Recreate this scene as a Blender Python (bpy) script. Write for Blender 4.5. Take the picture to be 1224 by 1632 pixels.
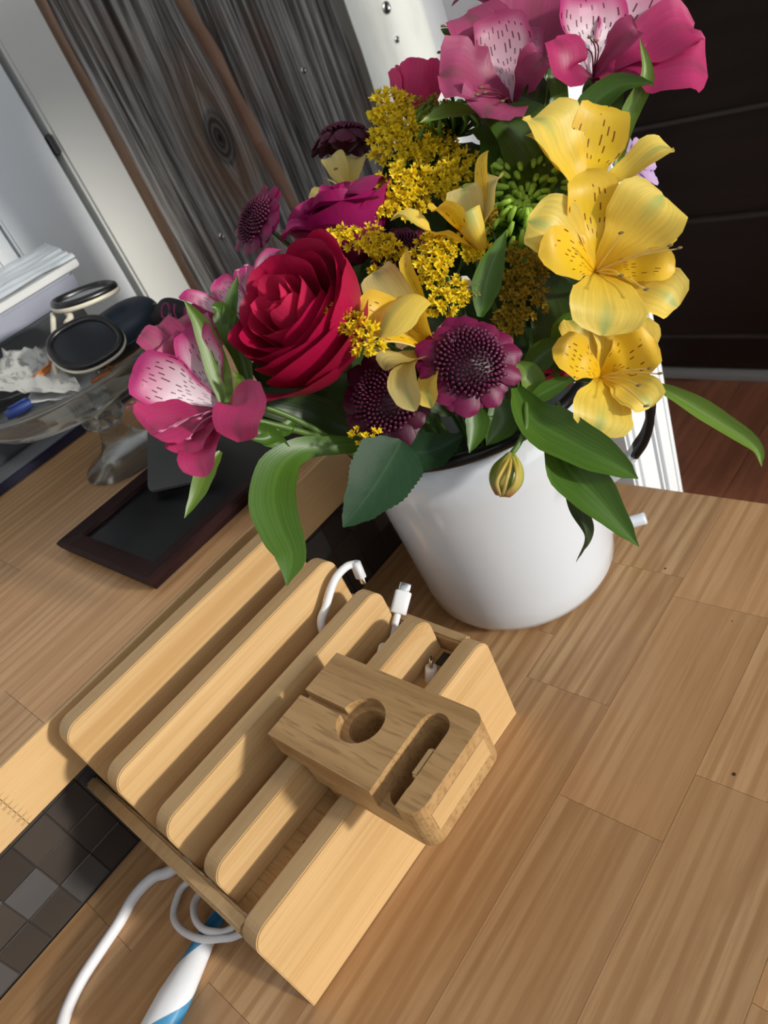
import bpy, bmesh, math, random
from mathutils import Vector as V, Matrix, noise as mnoise
random.seed(7)
PI = math.pi
for o in list(bpy.data.objects): bpy.data.objects.remove(o)
SC = bpy.context.scene
COL = SC.collection

# ------------------------------------------------------------------ camera
F = 1198.739; CX, CY = 612.0, 816.0
ROWS = ((0.59167657, -0.7251067, -0.35233379), (0.64080049, 0.15781722, 0.75131116), (-0.48917642, -0.67030888, 0.55802548))
CAM = V((0, 0, .44))
RW = Matrix(ROWS).transposed()            # camera -> world
cd = bpy.data.cameras.new('camera'); cam = bpy.data.objects.new('camera', cd); COL.objects.link(cam)
cam.matrix_world = Matrix.Translation(CAM) @ RW.to_4x4()
cd.sensor_fit = 'VERTICAL'; cd.sensor_height = 36; cd.lens = F / 1632 * 36; cd.clip_start = .01
cd.dof.use_dof = True; cd.dof.focus_distance = .46; cd.dof.aperture_fstop = 12.0
SC.camera = cam
def ray(u, v): return RW @ V(((u - CX) / F, -(v - CY) / F, -1))
def P(u, v, d): return CAM + ray(u, v) * d                     # photograph position at distance d into the room
def onp(ax, val, u, v):
    r = ray(u, v); return CAM + r * ((val - CAM[ax]) / r[ax])
TOCAM = (RW @ V((0, 0, 1))).normalized()
CRIGHT = RW @ V((1, 0, 0)); CUP = RW @ V((0, 1, 0))

# ------------------------------------------------------------------ light
SUN_DIR = V((-.20, .93, -.21)).normalized()
SUN = 3.0; AMB = 2.1
w = bpy.data.worlds.new('world'); SC.world = w; w.use_nodes = True
w.node_tree.nodes['Background'].inputs[0].default_value = (.91, .955, 1, 1)
w.node_tree.nodes['Background'].inputs[1].default_value = AMB
sl = bpy.data.lights.new('window_sun', 'SUN'); sl.energy = SUN; sl.angle = math.radians(4.5); sl.color = (1, .95, .87)
so = bpy.data.objects.new('window_sun', sl); COL.objects.link(so)
so.rotation_euler = SUN_DIR.to_track_quat('-Z', 'Y').to_euler(); so.location = (1, -4, 1.5)
vs = SC.view_settings
vs.view_transform = 'Standard'; vs.look = 'None'; vs.gamma = 1; vs.use_curve_mapping = False; vs.exposure = 0.0

# ------------------------------------------------------------------ materials
MATS = {}
class NT:
    def __init__(s, name):
        s.m = bpy.data.materials.new(name); s.m.use_nodes = True; s.t = s.m.node_tree
        s.b = s.t.nodes['Principled BSDF']; s.out = s.t.nodes['Material Output']; MATS[name] = s.m
    def n(s, typ, **kw):
        nd = s.t.nodes.new('ShaderNode' + typ)
        for k, v in kw.items():
            if k.startswith('i_'):
                key = k[2:]; key = int(key) if key.isdigit() else key.replace('_', ' ')
                s.set(nd.inputs[key], v)
            else: setattr(nd, k, v)
        return nd
    def set(s, inp, v):
        if isinstance(v, bpy.types.NodeSocket): s.t.links.new(v, inp)
        elif isinstance(v, bpy.types.Node): s.t.links.new(v.outputs[0], inp)
        elif hasattr(v, '__len__') and len(v) == 3 and inp.type == 'RGBA': inp.default_value = (*v, 1)
        else: inp.default_value = v
    def math(s, op, a, b=0.0, c=None):
        nd = s.t.nodes.new('ShaderNodeMath'); nd.operation = op; s.set(nd.inputs[0], a); s.set(nd.inputs[1], b)
        if c is not None: s.set(nd.inputs[2], c)
        return nd.outputs[0]
    def mix(s, f, a, b, blend='MIX'):
        nd = s.t.nodes.new('ShaderNodeMix'); nd.data_type = 'RGBA'; nd.blend_type = blend
        s.set(nd.inputs[0], f); s.set(nd.inputs[6], a); s.set(nd.inputs[7], b); return nd.outputs[2]
    def ramp(s, f, pts):
        nd = s.t.nodes.new('ShaderNodeValToRGB'); s.set(nd.inputs[0], f); e = nd.color_ramp.elements
        while len(e) < len(pts): e.new(.5)
        for i, (p, c) in enumerate(pts):
            e[i].position = p; e[i].color = (*c, 1) if hasattr(c, '__len__') else (c, c, c, 1)
        return nd.outputs[0]
    def sstep(s, x, a, b):
        nd = s.t.nodes.new('ShaderNodeMapRange'); nd.interpolation_type = 'SMOOTHSTEP'
        s.set(nd.inputs[0], x); nd.inputs[1].default_value = a; nd.inputs[2].default_value = b; return nd.outputs[0]
    def obj(s, scale, rnd=0.0, which='Object'):
        tc = s.n('TexCoord'); vec = tc.outputs[which]
        if rnd:
            oi = s.n('ObjectInfo'); r = s.math('MULTIPLY', oi.outputs['Random'], rnd)
            cmb = s.n('CombineXYZ', i_0=r, i_1=s.math('MULTIPLY', r, 1.7), i_2=s.math('MULTIPLY', r, .6))
            va = s.n('VectorMath', operation='ADD', i_0=vec, i_1=cmb.outputs[0]); vec = va.outputs[0]
        return s.n('Mapping', i_Vector=vec, i_Scale=scale).outputs[0]
    def noise(s, vec, scale=1, detail=3, rough=.55, dist=0):
        return s.n('TexNoise', i_Vector=vec, i_Scale=scale, i_Detail=detail, i_Roughness=rough, i_Distortion=dist).outputs[0]
    def bump(s, h, st, dist=.001):
        b = s.n('Bump', i_Strength=st, i_Distance=dist, i_Height=h); s.t.links.new(b.outputs[0], s.b.inputs['Normal']); return b
    def base(s, col, rough=.5, **kw):
        s.set(s.b.inputs['Base Color'], col); s.set(s.b.inputs['Roughness'], rough)
        for k, v in kw.items(): s.set(s.b.inputs[k.replace('_', ' ')], v)
        return s
    def translucent(s, col, f):
        tr = s.n('BsdfTranslucent', i_Color=col); mx = s.n('MixShader', i_0=f)
        s.t.links.new(s.b.outputs[0], mx.inputs[1]); s.t.links.new(tr.outputs[0], mx.inputs[2]); s.t.links.new(mx.outputs[0], s.out.inputs[0])

def plain(name, col, rough=.5, **kw): return NT(name).base(col, rough, **kw).m

def wood(name, light, dark, red, scale=(5, 55, 55), rnd=30, rough=.42, ring=.5, var=.35, spec=.4, fine=.35, node=False):
    t = NT(name)
    n1 = t.noise(t.obj(scale, rnd), 1, 5, .6, .3)
    n2 = t.noise(t.obj((scale[0] * 3, scale[1] * 7, scale[2] * 7), rnd), 1, 2)
    vec = t.obj((scale[0] * .32, scale[1] * .55, scale[2] * .55), rnd)
    big = t.noise(t.obj((scale[0] * .5, scale[1] * .22, scale[2] * .22), rnd), 1, 2)
    wv = t.n('TexWave', wave_type='BANDS', bands_direction='Y', i_Vector=vec, i_Scale=.9, i_Distortion=5.5, i_Detail=2.0, i_Detail_Scale=.7)
    oi = t.n('ObjectInfo')
    c = t.mix(t.sstep(n1, .35, .72), light, dark)
    c = t.mix(t.math('MULTIPLY', t.sstep(wv.outputs[1], .55, .95), ring), c, dark)
    c = t.mix(t.math('MULTIPLY', t.sstep(big, .45, .7), .5), c, red)
    c = t.mix(t.math('MULTIPLY', oi.outputs['Random'], .55), c, red)
    c = t.mix(t.math('MULTIPLY', t.sstep(n2, .52, .66), fine), c, dark)
    if node:
        vo = t.n('TexVoronoi', i_Vector=t.obj((5.5, 0.0, 9.0), rnd), i_Scale=1.0, i_Randomness=.9); mk = t.math('SUBTRACT', 1.0, t.sstep(vo.outputs[0], .05, .14))
        sk = t.noise(t.obj((170, 60, 420), rnd), 1, 3, .6, .8); c = t.mix(t.math('MULTIPLY', t.math('MULTIPLY', mk, t.sstep(sk, .45, .6)), .8), c, dark)
    rv = t.math('FRACT', t.math('MULTIPLY', oi.outputs['Random'], 17.3))
    hsv = t.n('HueSaturation', i_Color=c, i_Value=t.math('MULTIPLY_ADD', rv, var, 1 - var * .5))
    t.base(hsv.outputs[0], rough, Specular_IOR_Level=spec); t.bump(n1, .12, .0006); return t.m

M_BIRCH = wood('birch_stave', (.57, .36, .18), (.35, .185, .075), (.50, .275, .125), rough=.36, ring=.8, var=.26)
M_BAMBOO = wood('bamboo', (.65, .44, .215), (.50, .30, .12), (.60, .38, .165), scale=(2.5, 90, 90), ring=.12, var=.06, rough=.45, fine=.5, node=True)
M_BLOCK = wood('bamboo_end_grain', (.52, .33, .15), (.30, .165, .062), (.47, .28, .115), scale=(150, 5, 60), ring=.1, var=.05, rough=.45, fine=.75)
M_BAMEDGE = wood('bamboo_edge', (.50, .34, .17), (.40, .25, .11), (.46, .30, .14), scale=(3, 120, 120), ring=.1, var=.05, rough=.5)
M_DARKWOOD = wood('dark_stained_wood', (.030, .014, .010), (.012, .006, .005), (.024, .011, .009), scale=(4, 40, 40), ring=.3, var=.3, rough=.35)
M_STAIR = wood('dark_panel_wood', (.027, .013, .0075), (.015, .0075, .0045), (.022, .010, .006), scale=(8, 2, 30), ring=.3, var=.4, rough=.45, spec=.25)
M_FLOOR = wood('red_floor_wood', (.33, .125, .065), (.17, .06, .032), (.27, .092, .048), scale=(3, 20, 20), ring=.3, var=.5, rough=.3)
M_FRAMEW = wood('mahogany', (.035, .014, .013), (.018, .008, .008), (.030, .011, .011), scale=(6, 60, 60), ring=.3, var=.2, rough=.55, spec=.1)
M_WHITE = plain('white_paint', (.86, .88, .90), .5)
M_DOOR = plain('door_paint', (.70, .74, .77), .45)
M_CASING = plain('casing_paint', (.62, .63, .60), .5)
M_TRIM = NT('worn_white_paint'); _t = M_TRIM
_n = _t.noise(_t.obj((14, 14, 5)), 1, 5); _t.base(_t.mix(_t.sstep(_n, .45, .75), (.80, .82, .78), (.66, .68, .63)), .6); M_TRIM = _t.m
M_ENAMEL = plain('white_enamel', (.69, .74, .80), .13, Coat_Weight=.5, Coat_Roughness=.05)
M_BLACKEN = plain('black_enamel', (.006, .006, .007), .28, Specular_IOR_Level=.3)
M_PLASTIC = plain('white_plastic', (.80, .81, .83), .35)
M_METAL = plain('steel', (.72, .71, .70), .22, Metallic=1.0)
M_DARKM = plain('dark_metal', (.10, .10, .11), .3, Metallic=1.0)
M_SCREWD = plain('dark_recess', (.02, .02, .02), .6)
M_GROUT = plain('grout', (.035, .030, .026), .8)
def tilemat(nm, c, r):
    t = NT(nm); oi = t.n('ObjectInfo'); nz = t.noise(t.obj((60, 60, 60), 9), 1, 3)
    h = t.n('HueSaturation', i_Color=c, i_Value=t.math('MULTIPLY_ADD', oi.outputs['Random'], .5, .75))
    sp = t.math('MULTIPLY', t.sstep(nz, .68, .74), .25)
    t.base(t.mix(sp, h.outputs[0], (.12, .12, .12)), r); return t.m
M_TILEA = tilemat('brown_tile', (.050, .041, .035), .30)
M_TILEB = tilemat('glossy_tile', (.085, .080, .078), .16)
def weathered(name, knot=None):
    t = NT(name); pos = t.n('NewGeometry').outputs['Position']; sp = t.n('SeparateXYZ', i_0=pos); x, z = sp.outputs[0], sp.outputs[2]
    kd = None
    if knot:
        dx = t.math('SUBTRACT', x, knot[0]); dz = t.math('MULTIPLY', t.math('SUBTRACT', z, knot[1]), .55)
        kd = t.math('SQRT', t.math('ADD', t.math('MULTIPLY', dx, dx), t.math('MULTIPLY', dz, dz)))
        push = t.math('MULTIPLY', t.math('SIGN', dx), t.math('MULTIPLY', t.math('EXPONENT', t.math('MULTIPLY', kd, -22.0)), -.035)); x = t.math('ADD', x, push)
    vec = t.n('CombineXYZ', i_0=x, i_1=sp.outputs[1], i_2=z).outputs[0]
    mp = lambda sc: t.n('Mapping', i_Vector=vec, i_Scale=sc).outputs[0]
    n1 = t.noise(mp((95, 20, 2.6)), 1, 6, .68, .6); n2 = t.noise(mp((300, 60, 5)), 1, 4, .6); n3 = t.noise(mp((9, 9, 4)), 1, 3); n4 = t.noise(mp((38, 20, 1.3)), 1, 3)
    c = t.ramp(n1, [(.36, (.022, .020, .019)), (.45, (.12, .115, .108)), (.54, (.27, .262, .248)), (.66, (.46, .45, .43))])
    c = t.mix(t.math('MULTIPLY', t.sstep(n3, .50, .72), .6), c, (.19, .115, .075))
    c = t.mix(t.math('MULTIPLY', t.sstep(n2, .50, .60), .75), c, (.030, .027, .025))
    c = t.mix(t.math('MULTIPLY', t.sstep(n4, .58, .68), .75), c, (.035, .031, .029))
    h = t.math('SUBTRACT', t.math('ADD', n1, t.math('MULTIPLY', n2, .5)), t.math('MULTIPLY', t.sstep(n4, .56, .68), .8))
    if knot:
        rg_ = t.math('SINE', t.math('MULTIPLY', t.math('ADD', kd, t.math('MULTIPLY', n3, .01)), 900.0)); kk = t.math('SUBTRACT', 1.0, t.sstep(kd, .014, .030))
        kc = t.mix(t.sstep(rg_, -.5, .8), (.040, .034, .030), (.115, .10, .09)); c = t.mix(kk, c, kc); c = t.mix(t.math('SUBTRACT', 1.0, t.sstep(kd, .002, .006)), c, (.01, .008, .007))
        c = t.mix(t.math('MULTIPLY', t.math('MULTIPLY', t.sstep(kd, .02, .03), t.math('SUBTRACT', 1.0, t.sstep(kd, .035, .09))), .45), c, (.20, .12, .075))
    t.base(c, .8, Specular_IOR_Level=.2); t.bump(h, 1.0, .004); return t.m
_k = onp(1, 1.028, 345, 222)
M_WEATHERK = weathered('weathered_wood_knot', (_k.x, _k.z))
M_WEATHER = weathered('weathered_wood')
M_CUT = wood('fresh_cut_edge', (.66, .46, .33), (.46, .29, .20), (.60, .38, .28), scale=(40, 40, 3), ring=.2, var=.1, rough=.7)
M_BLACKGL = plain('black_glass', (.005, .005, .006), .3, Specular_IOR_Level=.2)
M_BLACKP = plain('black_plastic', (.010, .010, .011), .28)
M_LENS = plain('dark_lens', (.02, .024, .03), .12, Specular_IOR_Level=.35)
M_LENS2 = plain('smoked_lens', (.10, .105, .11), .1, Transmission_Weight=.7, IOR=1.1)
M_CREAM = plain('cream_plastic', (.70, .66, .52), .35)
M_NAVY = plain('navy_leather', (.012, .024, .042), .5)
M_NAVYE = plain('navy_edge', (.012, .012, .045), .5)
M_GREYCARD = plain('grey_card', (.22, .225, .24), .6)
M_PAPER = plain('paper', (.66, .68, .68), .8)
M_NEWS = NT('printed_paper'); _t = M_NEWS; _n = _t.noise(_t.obj((140, 50, 140)), 1, 3)
_t.base(_t.mix(_t.sstep(_n, .55, .62), (.50, .50, .47), (.30, .30, .29)), .85); M_NEWS = _t.m
M_ORANGE = plain('orange_plastic', (.55, .17, .04), .5)
M_BLUE = plain('blue_plastic', (.02, .05, .22), .4)
M_SLATE = plain('slate_plastic', (.055, .062, .068), .45)
M_LILAC = plain('lilac_sleeve', (.27, .29, .36), .35)
M_SLEEVE = plain('clear_sleeve', (.74, .80, .84), .22)
M_STRAPP = plain('strap_pink', (.20, .02, .085), .7)
M_STRAPB = plain('strap_black', (.012, .006, .010), .8)
M_TUBEW = plain('tube_white', (.78, .80, .83), .3); M_TUBEB = plain('tube_blue', (.02, .17, .36), .3)
def glassm():
    t = NT('clear_glass'); g = t.n('BsdfGlass', i_Color=(.93, .95, .95), i_Roughness=.02, i_IOR=1.45)
    tr = t.n('BsdfTransparent', i_Color=(.90, .92, .92)); mx = t.n('MixShader', i_0=.42)
    t.t.links.new(g.outputs[0], mx.inputs[1]); t.t.links.new(tr.outputs[0], mx.inputs[2]); t.t.links.new(mx.outputs[0], t.out.inputs[0]); return t.m
M_GLASS = glassm()

def uvsplit(t):
    tc = t.n('TexCoord'); sp = t.n('SeparateXYZ', i_0=tc.outputs['UV']); return sp.outputs[0], sp.outputs[1]
def petal_mat(name, base, tip, vein, vs_=.35, trans=.3, rough=.45, back=None):
    t = NT(name); u, v = uvsplit(t); oi = t.n('ObjectInfo')
    c = t.mix(t.sstep(v, .1, .9), base, tip)
    cmb = t.n('CombineXYZ', i_0=t.math('MULTIPLY', u, 26.0), i_1=t.math('MULTIPLY', v, 2.5), i_2=t.math('MULTIPLY', oi.outputs['Random'], 40.0))
    nz = t.noise(cmb.outputs[0], 1, 3); c = t.mix(t.math('MULTIPLY', t.sstep(nz, .45, .7), vs_), c, vein)
    h = t.n('HueSaturation', i_Color=c, i_Value=t.math('MULTIPLY_ADD', oi.outputs['Random'], .25, .88))
    t.base(h.outputs[0], rough, Specular_IOR_Level=.35); t.bump(nz, .25, .0006)
    if trans: t.translucent(h.outputs[0], trans)
    return t.m
def dash_mat(name, tip, centre, dash, v0, v1, ncol=12, gstreak=None, trans=.3, cw=.42, vfade=(.5, .85), mid=None, drop=.25):
    """inner tepal: pale throat, coloured tip, rows of dark dashes running to the throat"""
    t = NT(name); u, v = uvsplit(t); oi = t.n('ObjectInfo')
    cx = t.math('ABSOLUTE', t.math('SUBTRACT', u, .5))
    m = t.math('MULTIPLY', t.math('SUBTRACT', 1.0, t.sstep(cx, cw * .75, cw * 1.15)), t.math('SUBTRACT', 1.0, t.sstep(v, *vfade)))
    c = t.mix(m, tip, centre)
    if mid: c = t.mix(t.math('MULTIPLY', t.math('SUBTRACT', 1.0, t.sstep(v, .0, .55)), .8), c, mid)
    col = t.math('MULTIPLY', u, float(ncol)); ci = t.math('FLOOR', col); cf = t.math('FRACT', col)
    wn = t.n('TexWhiteNoise', noise_dimensions='2D', i_Vector=t.n('CombineXYZ', i_0=ci, i_1=t.math('MULTIPLY', oi.outputs['Random'], 31.0)).outputs[0])
    row = t.math('ADD', t.math('MULTIPLY', v, 8.5), t.math('MULTIPLY', wn.outputs[0], 7.0)); rf = t.math('FRACT', row); ri = t.math('FLOOR', row)
    wn2 = t.n('TexWhiteNoise', noise_dimensions='2D', i_Vector=t.n('CombineXYZ', i_0=ci, i_1=ri).outputs[0])
    d1 = t.math('LESS_THAN', t.math('ABSOLUTE', t.math('SUBTRACT', cf, t.math('MULTIPLY_ADD', wn2.outputs[0], .3, .35))), .13); d2 = t.math('LESS_THAN', rf, t.math('MULTIPLY_ADD', wn2.outputs[0], .35, .25))
    d3 = t.math('GREATER_THAN', wn2.outputs[0], drop)
    rng = t.math('MULTIPLY', t.math('GREATER_THAN', v, v0), t.math('LESS_THAN', t.math('ADD', v, t.math('MULTIPLY', cx, .35)), v1))
    d = t.math('MULTIPLY', t.math('MULTIPLY', d1, d2), t.math('MULTIPLY', d3, rng))
    c = t.mix(t.math('MULTIPLY', d, .92), c, dash)
    t.base(c, .42, Specular_IOR_Level=.35)
    cmb = t.n('CombineXYZ', i_0=t.math('MULTIPLY', u, 22.0), i_1=t.math('MULTIPLY', v, 2.0), i_2=0.0); t.bump(t.noise(cmb.outputs[0], 1, 2), .25, .0006)
    t.translucent(c, trans); return t.m
def outer_mat(name, base, tip, green, trans=.3):
    t = NT(name); u, v = uvsplit(t); oi = t.n('ObjectInfo')
    c = t.mix(t.sstep(v, .15, .9), base, tip)
    cmb = t.n('CombineXYZ', i_0=t.math('MULTIPLY', u, 24.0), i_1=t.math('MULTIPLY', v, 2.0), i_2=t.math('MULTIPLY', oi.outputs['Random'], 40.0))
    nz = t.noise(cmb.outputs[0], 1, 3)
    h = t.n('HueSaturation', i_Color=c, i_Value=t.math('MULTIPLY_ADD', nz, .5, .75)); c = h.outputs[0]
    cx = t.math('ABSOLUTE', t.math('SUBTRACT', u, .5))
    g = t.math('MULTIPLY', t.math('SUBTRACT', 1.0, t.sstep(cx, .01, .16)), t.sstep(v, .45, .98))
    c = t.mix(t.math('MULTIPLY', g, .8), c, green); t.base(c, .42, Specular_IOR_Level=.35); t.bump(nz, .25, .0006); t.translucent(c, trans); return t.m
M_PK_IN = dash_mat('pink_inner_tepal', (.52, .045, .20), (.80, .66, .72), (.10, .006, .03), .12, .82, vfade=(.42, .86))
M_PK_OUT = outer_mat('pink_outer_tepal', (.34, .018, .095), (.52, .045, .16), (.30, .05, .10))
M_PK_DIM = outer_mat('mauve_outer_tepal', (.27, .03, .09), (.42, .07, .17), (.22, .08, .09))
M_PK_DIN = dash_mat('mauve_inner_tepal', (.42, .06, .17), (.66, .42, .50), (.09, .008, .03), .15, .85, vfade=(.5, .9))
M_YL_IN = dash_mat('yellow_inner_tepal', (.86, .56, .05), (.88, .58, .02), (.22, .035, .004), .12, .80, ncol=10, drop=.5, mid=(.86, .52, .01))
M_YL_OUT = outer_mat('yellow_outer_tepal', (.86, .58, .045), (.86, .66, .13), (.34, .47, .15))
M_YL_PALE = outer_mat('pale_yellow_tepal', (.62, .46, .09), (.66, .54, .20), (.38, .42, .16))
M_ROSE = petal_mat('red_rose_petal', (.24, .002, .028), (.44, .005, .055), (.32, .003, .04), .3, .22, .5)
M_ROSEIN = petal_mat('rose_heart_petal', (.36, .004, .038), (.58, .022, .085), (.46, .008, .05), .3, .25, .5)
M_ROSE2 = petal_mat('magenta_rose_petal', (.16, .002, .045), (.34, .008, .115), (.22, .003, .07), .4, .2, .5)
M_CARN = petal_mat('pink_carnation_petal', (.46, .014, .09), (.76, .05, .20), (.58, .025, .13), .5, .3, .5)
M_MUMRAY = petal_mat('plum_ray_petal', (.075, .002, .026), (.18, .005, .062), (.05, .001, .018), .4, .15, .4)
M_MUMDK = petal_mat('dark_plum_ray_petal', (.040, .003, .014), (.075, .005, .026), (.03, .001, .01), .4, .15, .4)
M_MUMDISC = petal_mat('plum_disc_floret', (.012, .001, .006), (.105, .012, .042), (.05, .004, .02), .3, 0, .35)
M_LAV = petal_mat('lavender_petal', (.42, .24, .50), (.66, .48, .74), (.56, .38, .66), .4, .3, .5)
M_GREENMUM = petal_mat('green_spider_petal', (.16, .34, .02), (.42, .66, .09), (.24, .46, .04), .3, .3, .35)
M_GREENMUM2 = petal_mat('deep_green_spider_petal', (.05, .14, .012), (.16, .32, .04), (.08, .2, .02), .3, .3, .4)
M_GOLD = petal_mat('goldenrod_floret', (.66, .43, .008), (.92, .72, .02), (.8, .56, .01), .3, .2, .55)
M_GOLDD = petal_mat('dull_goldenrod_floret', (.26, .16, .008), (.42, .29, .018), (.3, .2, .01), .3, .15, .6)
def leaf_mat(name, a, b, vein, trans=.22, rough=.38, nv=13.0):
    t = NT(name); u, v = uvsplit(t); oi = t.n('ObjectInfo')
    cmb = t.n('CombineXYZ', i_0=t.math('MULTIPLY', u, nv * 2), i_1=t.math('MULTIPLY', v, 2.0), i_2=t.math('MULTIPLY', oi.outputs['Random'], 40.0))
    nz = t.noise(cmb.outputs[0], 1, 3); c = t.mix(t.sstep(nz, .35, .7), a, b)
    cx = t.math('ABSOLUTE', t.math('SUBTRACT', u, .5)); c = t.mix(t.math('MULTIPLY', t.math('SUBTRACT', 1.0, t.sstep(cx, .01, .05)), .45), c, vein)
    h = t.n('HueSaturation', i_Color=c, i_Value=t.math('MULTIPLY_ADD', oi.outputs['Random'], .35, .82))
    t.base(h.outputs[0], rough, Specular_IOR_Level=.4)
    wv = t.math('SINE', t.math('MULTIPLY', u, nv * 6.283)); t.bump(wv, .05, .0002); t.translucent(h.outputs[0], trans); return t.m
M_LEAF = leaf_mat('strap_leaf', (.050, .115, .011), (.066, .145, .015), (.10, .20, .03))
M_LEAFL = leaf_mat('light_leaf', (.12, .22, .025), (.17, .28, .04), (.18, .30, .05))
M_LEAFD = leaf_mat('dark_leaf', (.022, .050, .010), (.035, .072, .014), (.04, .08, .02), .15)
M_LEAFDRY = leaf_mat('withered_leaf', (.045, .075, .022), (.085, .115, .045), (.10, .13, .05), .1, .6)
def rose_leaf():
    t = NT('rose_leaf'); u, v = uvsplit(t); cx = t.math('ABSOLUTE', t.math('SUBTRACT', u, .5))
    sd = t.math('FRACT', t.math('ADD', t.math('MULTIPLY', v, 6.0), t.math('MULTIPLY', cx, -5.0)))
    vn = t.math('LESS_THAN', t.math('ABSOLUTE', t.math('SUBTRACT', sd, .5)), .035)
    nz = t.noise(t.obj((160, 160, 160)), 1, 4); c = t.mix(nz, (.014, .044, .017), (.024, .064, .026))
    c = t.mix(t.math('MULTIPLY', vn, .12), c, (.06, .12, .05))
    c = t.mix(t.math('MULTIPLY', t.math('SUBTRACT', 1.0, t.sstep(cx, .008, .025)), .35), c, (.07, .13, .05))
    t.base(c, .45, Specular_IOR_Level=.22); t.bump(t.math('SUBTRACT', nz, t.math('MULTIPLY', vn, .4)), .22, .0005); t.translucent(c, .12); return t.m
M_ROSELEAF = rose_leaf()
M_STEM = plain('green_stem', (.075, .15, .022), .45); M_STEMD = plain('dark_stem', (.05, .05, .03), .5)
M_FIL_P = plain('pink_filament', (.55, .18, .30), .5); M_FIL_D = plain('maroon_filament', (.11, .01, .03), .5)
M_FIL_Y = plain('yellow_filament', (.80, .60, .20), .5); M_ANTH = plain('olive_anther', (.16, .12, .04), .7)
M_BUD = NT('striped_bud'); _t = M_BUD; _u, _v = uvsplit(_t)
_s = _t.math('SINE', _t.math('MULTIPLY', _u, 6.283 * 5)); _c = _t.mix(_t.sstep(_s, -.6, .7), (.42, .36, .07), (.15, .20, .02)); _c = _t.mix(_t.sstep(_v, .75, 1.0), _c, (.30, .12, .05))
_t.base(_c, .35); M_BUD = _t.m

# ------------------------------------------------------------------ object helpers
def link(o): COL.objects.link(o); return o
def empty(name, loc, label=None, cat=None, group=None, kind=None):
    o = link(bpy.data.objects.new(name, None)); o.location = loc; o.empty_display_size = .01; return tag(o, label, cat, group, kind)
def tag(o, label=None, cat=None, group=None, kind=None):
    if label: o['label'] = label
    if cat: o['category'] = cat
    if group: o['group'] = group
    if kind: o['kind'] = kind
    return o
def wloc(o):
    l = V(o.location)
    while o.parent: o = o.parent; l = l + V(o.location)
    return l
def mobj(name, verts, faces, mat, parent=None, uvs=None, smooth=True, at=None):
    """verts in room coordinates; the object's origin sits at `at` (default: the vertices' centre)"""
    if at is None:
        at = V((0, 0, 0))
        for q in verts: at += V(q)
        at /= len(verts)
    at = V(at); me = bpy.data.meshes.new(name); me.from_pydata([V(q) - at for q in verts], [], faces)
    if uvs:
        l = me.uv_layers.new(name='UVMap')
        for lp in me.loops: l.data[lp.index].uv = uvs[lp.vertex_index]
    if smooth: me.polygons.foreach_set('use_smooth', [True] * len(me.polygons))
    me.materials.append(mat); me.update()
    o = link(bpy.data.objects.new(name, me))
    if parent: o.parent = parent; o.location = at - wloc(parent)
    else: o.location = at
    return o
def bmobj(name, bm, mat, parent=None, at=None, smooth=False, mats=None):
    if at is None:
        at = V((0, 0, 0))
        for q in bm.verts: at += q.co
        at /= max(1, len(bm.verts))
    at = V(at); bmesh.ops.translate(bm, verts=bm.verts, vec=-at); bmesh.ops.recalc_face_normals(bm, faces=bm.faces)
    me = bpy.data.meshes.new(name); bm.to_mesh(me); bm.free()
    for m in (mats or [mat]): me.materials.append(m)
    if smooth: me.polygons.foreach_set('use_smooth', [True] * len(me.polygons))
    o = link(bpy.data.objects.new(name, me))
    if parent: o.parent = parent; o.location = at - wloc(parent)
    else: o.location = at
    return o
def box_bm(a, b, bev=0, seg=2):
    bm = bmesh.new(); bmesh.ops.create_cube(bm, size=1)
    for q in bm.verts: q.co = V([(a[i] + b[i]) / 2 + q.co[i] * (b[i] - a[i]) for i in range(3)])
    if bev: bmesh.ops.bevel(bm, geom=list(bm.edges), offset=bev, segments=seg, affect='EDGES', clamp_overlap=True)
    return bm
def box(name, a, b, mat, parent=None, bev=0, seg=2): return bmobj(name, box_bm(a, b, bev, seg), mat, parent)
def crv(pts, n):
    """Catmull-Rom through the points"""
    pts = [V(p) for p in pts]
    if len(pts) == 2: return [pts[0].lerp(pts[1], i / n) for i in range(n + 1)]
    q = [pts[0] * 2 - pts[1]] + pts + [pts[-1] * 2 - pts[-2]]; out = []; m = len(pts) - 1
    for i in range(n + 1):
        x = i / n * m; k = min(int(x), m - 1); t = x - k; a, b, c, d = q[k:k + 4]
        out.append(.5 * ((2 * b) + (c - a) * t + (2 * a - 5 * b + 4 * c - d) * t * t + (3 * b - a - 3 * c + d) * t ** 3))
    return out
def frames(c):
    T = [(c[min(i + 1, len(c) - 1)] - c[max(i - 1, 0)]).normalized() for i in range(len(c))]
    n = T[0].orthogonal().normalized(); out = []
    for t in T:
        n = (n - t * n.dot(t)); n = n.normalized() if n.length > 1e-6 else t.orthogonal().normalized(); out.append((t, n, t.cross(n)))
    return out
def tube_geo(pts, r, n=12, k=8, cap=True, r2=None, prof=None):
    c = crv(pts, n); fr = frames(c); vs_, fs, uv = [], [], []
    for i in range(n + 1):
        t, a, b = fr[i]; x = i / n; rr = prof(x) * r if prof else (r if r2 is None else r + (r2 - r) * x)
        for j in range(k):
            g = 2 * PI * j / k; vs_.append(c[i] + a * math.cos(g) * rr + b * math.sin(g) * rr); uv.append((j / k, x))
    for i in range(n):
        for j in range(k): fs.append((i * k + j, i * k + (j + 1) % k, (i + 1) * k + (j + 1) % k, (i + 1) * k + j))
    if cap: fs.append(tuple(range(k - 1, -1, -1))); fs.append(tuple(n * k + j for j in range(k)))
    return vs_, fs, uv
def tube(name, pts, r, mat, parent=None, n=12, k=8, r2=None, prof=None):
    a, b, c = tube_geo(pts, r, n, k, True, r2, prof); return mobj(name, a, b, mat, parent, c)
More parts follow.
